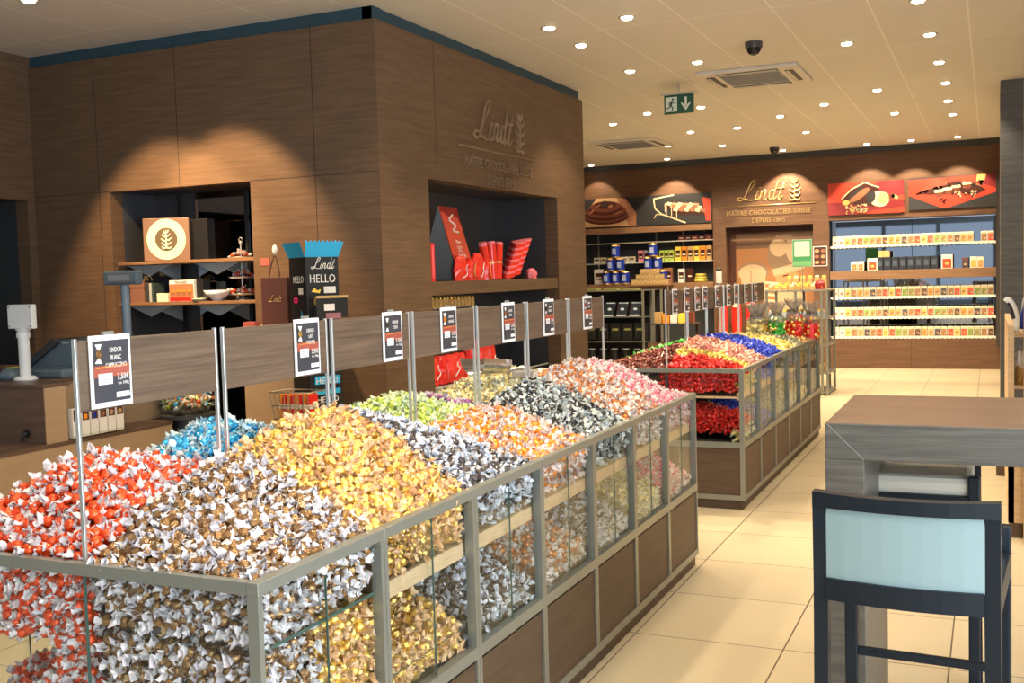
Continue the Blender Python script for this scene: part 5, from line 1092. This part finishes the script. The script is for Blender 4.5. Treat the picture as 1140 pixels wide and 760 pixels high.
for i in range(6):
    s = MB(); x = -5.5+.17*i; s.cyl((x+.06, 14.5, .28), (x+.06, 14.5, .42), .05, M_black, .05, 12); s.cyl((x+.06, 14.5, .42), (x+.06, 14.5, .435), .052, mat('grey_lid', (.35, .36, .38), .4), .05, 12); solo('black_jar', s, 'black jar with grey lid low on the floor rack, %s from the wordmark wall' % ORD[i], 'jar', 'black jars on the floor rack')
for i in range(3):
    s = MB(); x = -5.35+.3*i; s.box(x, 14.4, 1.27, x+.2, 14.6, 1.30, mat('olive_print', 0)); s.box(x+.05, 14.5, .98+.0, x+.15, 14.6, 1.10, K_ch1); solo('olive_carton', s, 'flat olive carton atop the floor rack, %s from the wordmark wall' % ORD[i], 'carton', 'olive cartons on the floor rack')

# small low shelf, red packs and scanner post between islands and the chef niche
t = thing('low_display', 'small dark display shelf with yellow boxes seen behind the far island headers', 'shelving', (-3.9, 14.0, 0), 0)
s = MB(); s.box(-4.25, 13.9, 0, -3.55, 14.3, .55, M_far); part('body', s, t)
s = MB(); s.box(-4.2, 13.85, .80, -3.6, 14.2, .82, M_dark); s.box(-4.18, 14.15, .55, -4.15, 14.2, .82, M_black); s.box(-3.65, 14.15, .55, -3.62, 14.2, .82, M_black); part('shelf', s, t)
for i in range(5):
    s = MB(); x = -4.15+.11*i; s.box(x, 13.9, .82, x+.095, 14.0, .97-.02*(i % 2), (M_goldp, M_orange, M_scr, M_yell, K_ch2)[i], .003); solo('yellow_box', s, '%s small box on the low dark display shelf, counted from the wordmark wall' % ORD[i], 'box', 'boxes on the low display')
for i in range(3):
    t = thing('red_pack', 'tall scarlet pack hanging under the chef poster, %s from the grey post' % ORD[i], 'pack', (-3.5+.2*i, 15.2, .6), 0, 'scarlet packs')
    s = MB(); crinkle(s, (-3.52+.2*i, 15.2, .62), .07, .03, .42, M_red, 80+i, .9); part('pack_body', s, t)
    s = MB(); s.box(-3.56+.2*i, 15.155, .98, -3.48+.2*i, 15.16, 1.03, M_cream); part('header_card', s, t)
s = MB(); s.box(-3.62, 15.24, 0, -2.95, 15.30, 1.1, M_far); solo('pack_panel', s, 'brown panel carrying the scarlet packs', 'panel')
t = thing('price_checker', 'grey price checker on a slim grey post before the chef niche', 'price checker', (-3.42, 14.6, 0), 0)
s = MB(); s.cyl((-3.42, 14.6, 0), (-3.42, 14.6, 1.35), .022, mat('post_grey', (.25, .25, .25), .4)); part('post', s, t)
s = MB(); s.box(-3.46, 14.56, 1.33, -3.38, 14.6, 1.50, mat('checker_grey', (.45, .44, .42), .4), .01); s.ball((-3.42, 14.58, 1.52), .035, M_dark, 10); part('reader', s, t)
for i, (x, y, c) in enumerate(((-1.92, 8.70, M_scr), (-1.90, 9.1, M_red))):
    pass

# ------------------------------------------------------------------ gold rack beyond the far island
t = thing('wire_rack', 'tall champagne metal rack of gold packets standing beyond the far island', 'rack', (-2.12, 13.2, 0), 0)
for x in (-2.46, -2.12, -1.82, -1.76):
    for y in (12.92, 13.55):
        s = MB(); s.box(x-.014, y-.014, 0, x+.014, y+.014, 1.25, M_frame); part('post', s, t)
for z in (1.25, .92, .60, .27, .04):
    s = MB(); s.box(-2.475, 12.9, z-.02, -1.745, 13.57, z, M_frame, .002); part('shelf', s, t)
for z, n_ in ((1.25, 'top shelf'), (.60, 'middle shelf'), (.27, 'lower shelf'), (.92, 'upper shelf')):
    for r in range(3 if z == 1.25 else 2):
        for k in range(8):
            if r == 2 and k < 2: continue
            x = -2.42+.082*k; y = 12.96+.17*r; zz = z+((-.03, -.01, .07)[r] if z == 1.25 else 0); s = MB(); m = M_gold if z != .92 else mat('grey_pack', (.45, .50, .55), .4)
            s.box(x-.03, y, z, x+.03, y+.05, zz+.07, M_goldp if z != .92 else m, .003); s.box(x-.022, y+.005, zz+.07, x+.022, y+.045, zz+.095, M_yell if k % 3 else M_cream, .006)
            solo('gold_packet', s, 'gold packet in the %s row of the rack %s, %s from the chef side' % (ORD[r], n_, ORD[k]), 'packet', 'packets on the metal rack')
s = MB(); crinkle(s, (-1.85, 13.0, 1.25), .06, .05, .11, M_redd, 3, .5); solo('red_plush_pack', s, 'dark red rounded pack at the aisle corner of the metal rack top', 'pack')
t = thing('green_notice', 'green and white notice on a thin rod above the metal rack', 'notice', (-2.03, 12.9, 1.25), 0)
s = MB(); s.box(-2.145, 12.88, 1.52, -1.915, 12.885, 1.845, mat('notice_green', (.05, .24, .09), .45)); p = Pl(s, (-2.145, 12.879, 1.52), (1, 0, 0), (0, 0, 1)); p.rect(.0, .0, .23, .325, mat('notice_frame', (.30, .36, .30), .5), 0); p.rect(.008, .008, .222, .317, mat('notice_green', 0), 1); p.rect(.028, .125, .202, .30, mat('notice_white', (.50, .56, .48), .5), 2)
for k in range(5): p.rect(.05, .15+.027*k, .18, .158+.027*k, mat('notice_line', (.35, .50, .38), .5), 3)
p.rect(.012, .012, .218, .07, mat('notice_pale', (.14, .36, .15), .5), 2); part('sheet', s, t)
s = MB(); s.cyl((-2.03, 12.89, 1.25), (-2.03, 12.89, 1.53), .006, M_frame); part('rod', s, t)

# ------------------------------------------------------------------ cellophane gift bags at the end of the far island
M_cello = mat('cellophane', (.25, .24, .24), .10, 0, .9, alpha=.6)
for i, (x, y, kind, l, hh) in enumerate(((-1.80, 8.95, 'ivory', 'cream and rose sweets', .12), (-1.66, 9.15, 'emerald', 'green and gold sweets', .15), (-1.56, 9.42, 'scarlet', 'red sweets, tied with a dark ribbon', .20), (-1.45, 9.62, 'scarlet', 'red sweets, at the cabinet edge', .20), (-1.86, 9.40, 'lemon', 'mixed pale sweets at the back', .14))):
    t = thing('gift_bag', 'clear cellophane gift bag filled with '+l, 'gift bag', (x, y, .89), 0, 'cellophane gift bags')
    z0 = hB(x, y)+.01; s = MB(); crinkle(s, (x, y, z0), .068, .068, hh, mat(kind+'_foil', 0), 90+i, .5)
    rr = random.Random(i)
    for k in range(46):
        a = rr.uniform(0, 6.28); z = rr.uniform(.1, .9)*hh; q = .066; s.ball((x+q*math.cos(a), y+q*math.sin(a), z0+z), .015, mat(rr.choice([kind, 'ivory', 'lemon', 'caramel' if kind == 'scarlet' else 'olive'])+'_foil', 0), 6)
    part('sweets_fill', s, t)
    s = MB(); vs = []; n = 18
    for r, z in ((.074, hh*.7), (.074, hh*.86), (.062, hh), (.024, hh+.03), (.06, hh+.075), (.085, hh+.12)):
        for k in range(n):
            w = 1+(.10 if k % 2 else -.10)*(z > hh)+rr.uniform(-.12, .12); a = 2*math.pi*k/n; vs.append((x+r*w*math.cos(a), y+r*w*math.sin(a), z0+z+(.012 if k % 2 else -.012)*(z > hh)*1.5))
    s.add(vs, [(j*n+k, j*n+(k+1) % n, (j+1)*n+(k+1) % n, (j+1)*n+k) for j in range(5) for k in range(n)], M_cello); part('cellophane', s, t)
    s = MB(); s.cyl((x, y, z0+hh+.022), (x, y, z0+hh+.04), .026, M_choc if i > 1 else M_goldp, .026, 12); part('tie', s, t)

# ------------------------------------------------------------------ shelf unit by the pale post
t = thing('side_shelf', 'pale wood shelf unit with drawers, standing beside the dark pillar and pale post', 'shelving', (.35, 6.9, 0), 0)
s = MB(); s.box(.082, 6.32, .09, .112, 7.9, 1.16, M_beige); s.box(.082, 6.32, .09, .157, 6.345, .56, M_beige); s.box(.66, 6.35, .09, .69, 7.9, 1.16, M_beige); part('side_panel', s, t)
for z in (.56, .82, 1.1): s = MB(); s.box(.112, 6.33, z, .66, 7.9, z+.02, M_beige); part('shelf', s, t)
s = MB(); s.box(.09, 6.36, 0, .68, 7.88, .09, M_dw); part('plinth', s, t)
for z in (.12, .32): s = MB(); s.box(.115, 6.325, z, .66, 6.345, z+.17, M_panel, .003); part('drawer', s, t)
s = MB(); s.box(.03, 8.2, 0, .5, 8.6, .5, M_dw, .002); solo('low_dark_block', s, 'low dark brown block behind the pale shelf unit', 'block')
t = thing('carry_bag', 'white and blue shiny gift bag on top of the pale shelf unit', 'gift bag', (.17, 6.5, 1.12), 0)
s = MB(); crinkle(s, (.20, 6.5, 1.12), .05, .07, .22, mat('pale_blue_bag', (.55, .62, .75), .3), 120, .5); part('bag', s, t)
s = MB(); s.tube(smooth_path([(.155, 6.44, 1.14), (.165, 6.43, 1.22), (.185, 6.43, 1.30)]), .018, M_blue, 8); part('blue_ribbon', s, t)
t = thing('shelf_clip', 'curved white and black clip holder jutting over the shelf unit edge', 'clip', (.1, 6.4, 1.16), 0)
s = MB(); s.tube(smooth_path([(.07, 6.36, 1.29), (.085, 6.355, 1.30), (.11, 6.35, 1.26), (.125, 6.35, 1.19), (.12, 6.35, 1.13)]), 0, M_paper, 8, (.016, .01), (0, 1, 0)); part('clip_body', s, t)
s = MB(); s.tube(smooth_path([(.082, 6.345, 1.285), (.1, 6.34, 1.25), (.112, 6.34, 1.2)]), 0, M_black, 8, (.007, .006), (0, 1, 0)); part('dark_slot', s, t)
for i, (z, m, l) in enumerate(((.58, M_yell, 'gold topped jar'), (.84, M_goldp, 'golden pack'), (.90, M_paper, 'white pack'))):
    s = MB(); crinkle(s, (.145, 6.42, z), .028, .05, .16 if i < 2 else .12, m, 130+i, .8); solo('shelf_pack', s, l+' seen at the edge of the pale shelf unit, '+ORD[i]+' from below', 'pack')
s = MB(); s.box(.118, 6.33, .58, .15, 6.335, .70, K_red); s.box(.118, 6.329, .585, .15, 6.33, .62, M_scr); solo('red_leaflet', s, 'small red and white leaflet above the drawers of the pale shelf unit', 'leaflet')


for o in SC.objects:      # the wire basket hangs before the black tower
    if o.name.startswith(('wire_basket', 'red_packet')): o.location.x += .24; o.location.y -= .07
# ------------------------------------------------------------------ the single wrapped sweets, each an object of its own
for nm, me, mw, lab, grp in LATER:
    o = D.objects.new(nm, me); COL.objects.link(o); o.matrix_world = mw
    o['label'] = lab; o['category'] = 'wrapped chocolate'; o['group'] = grp
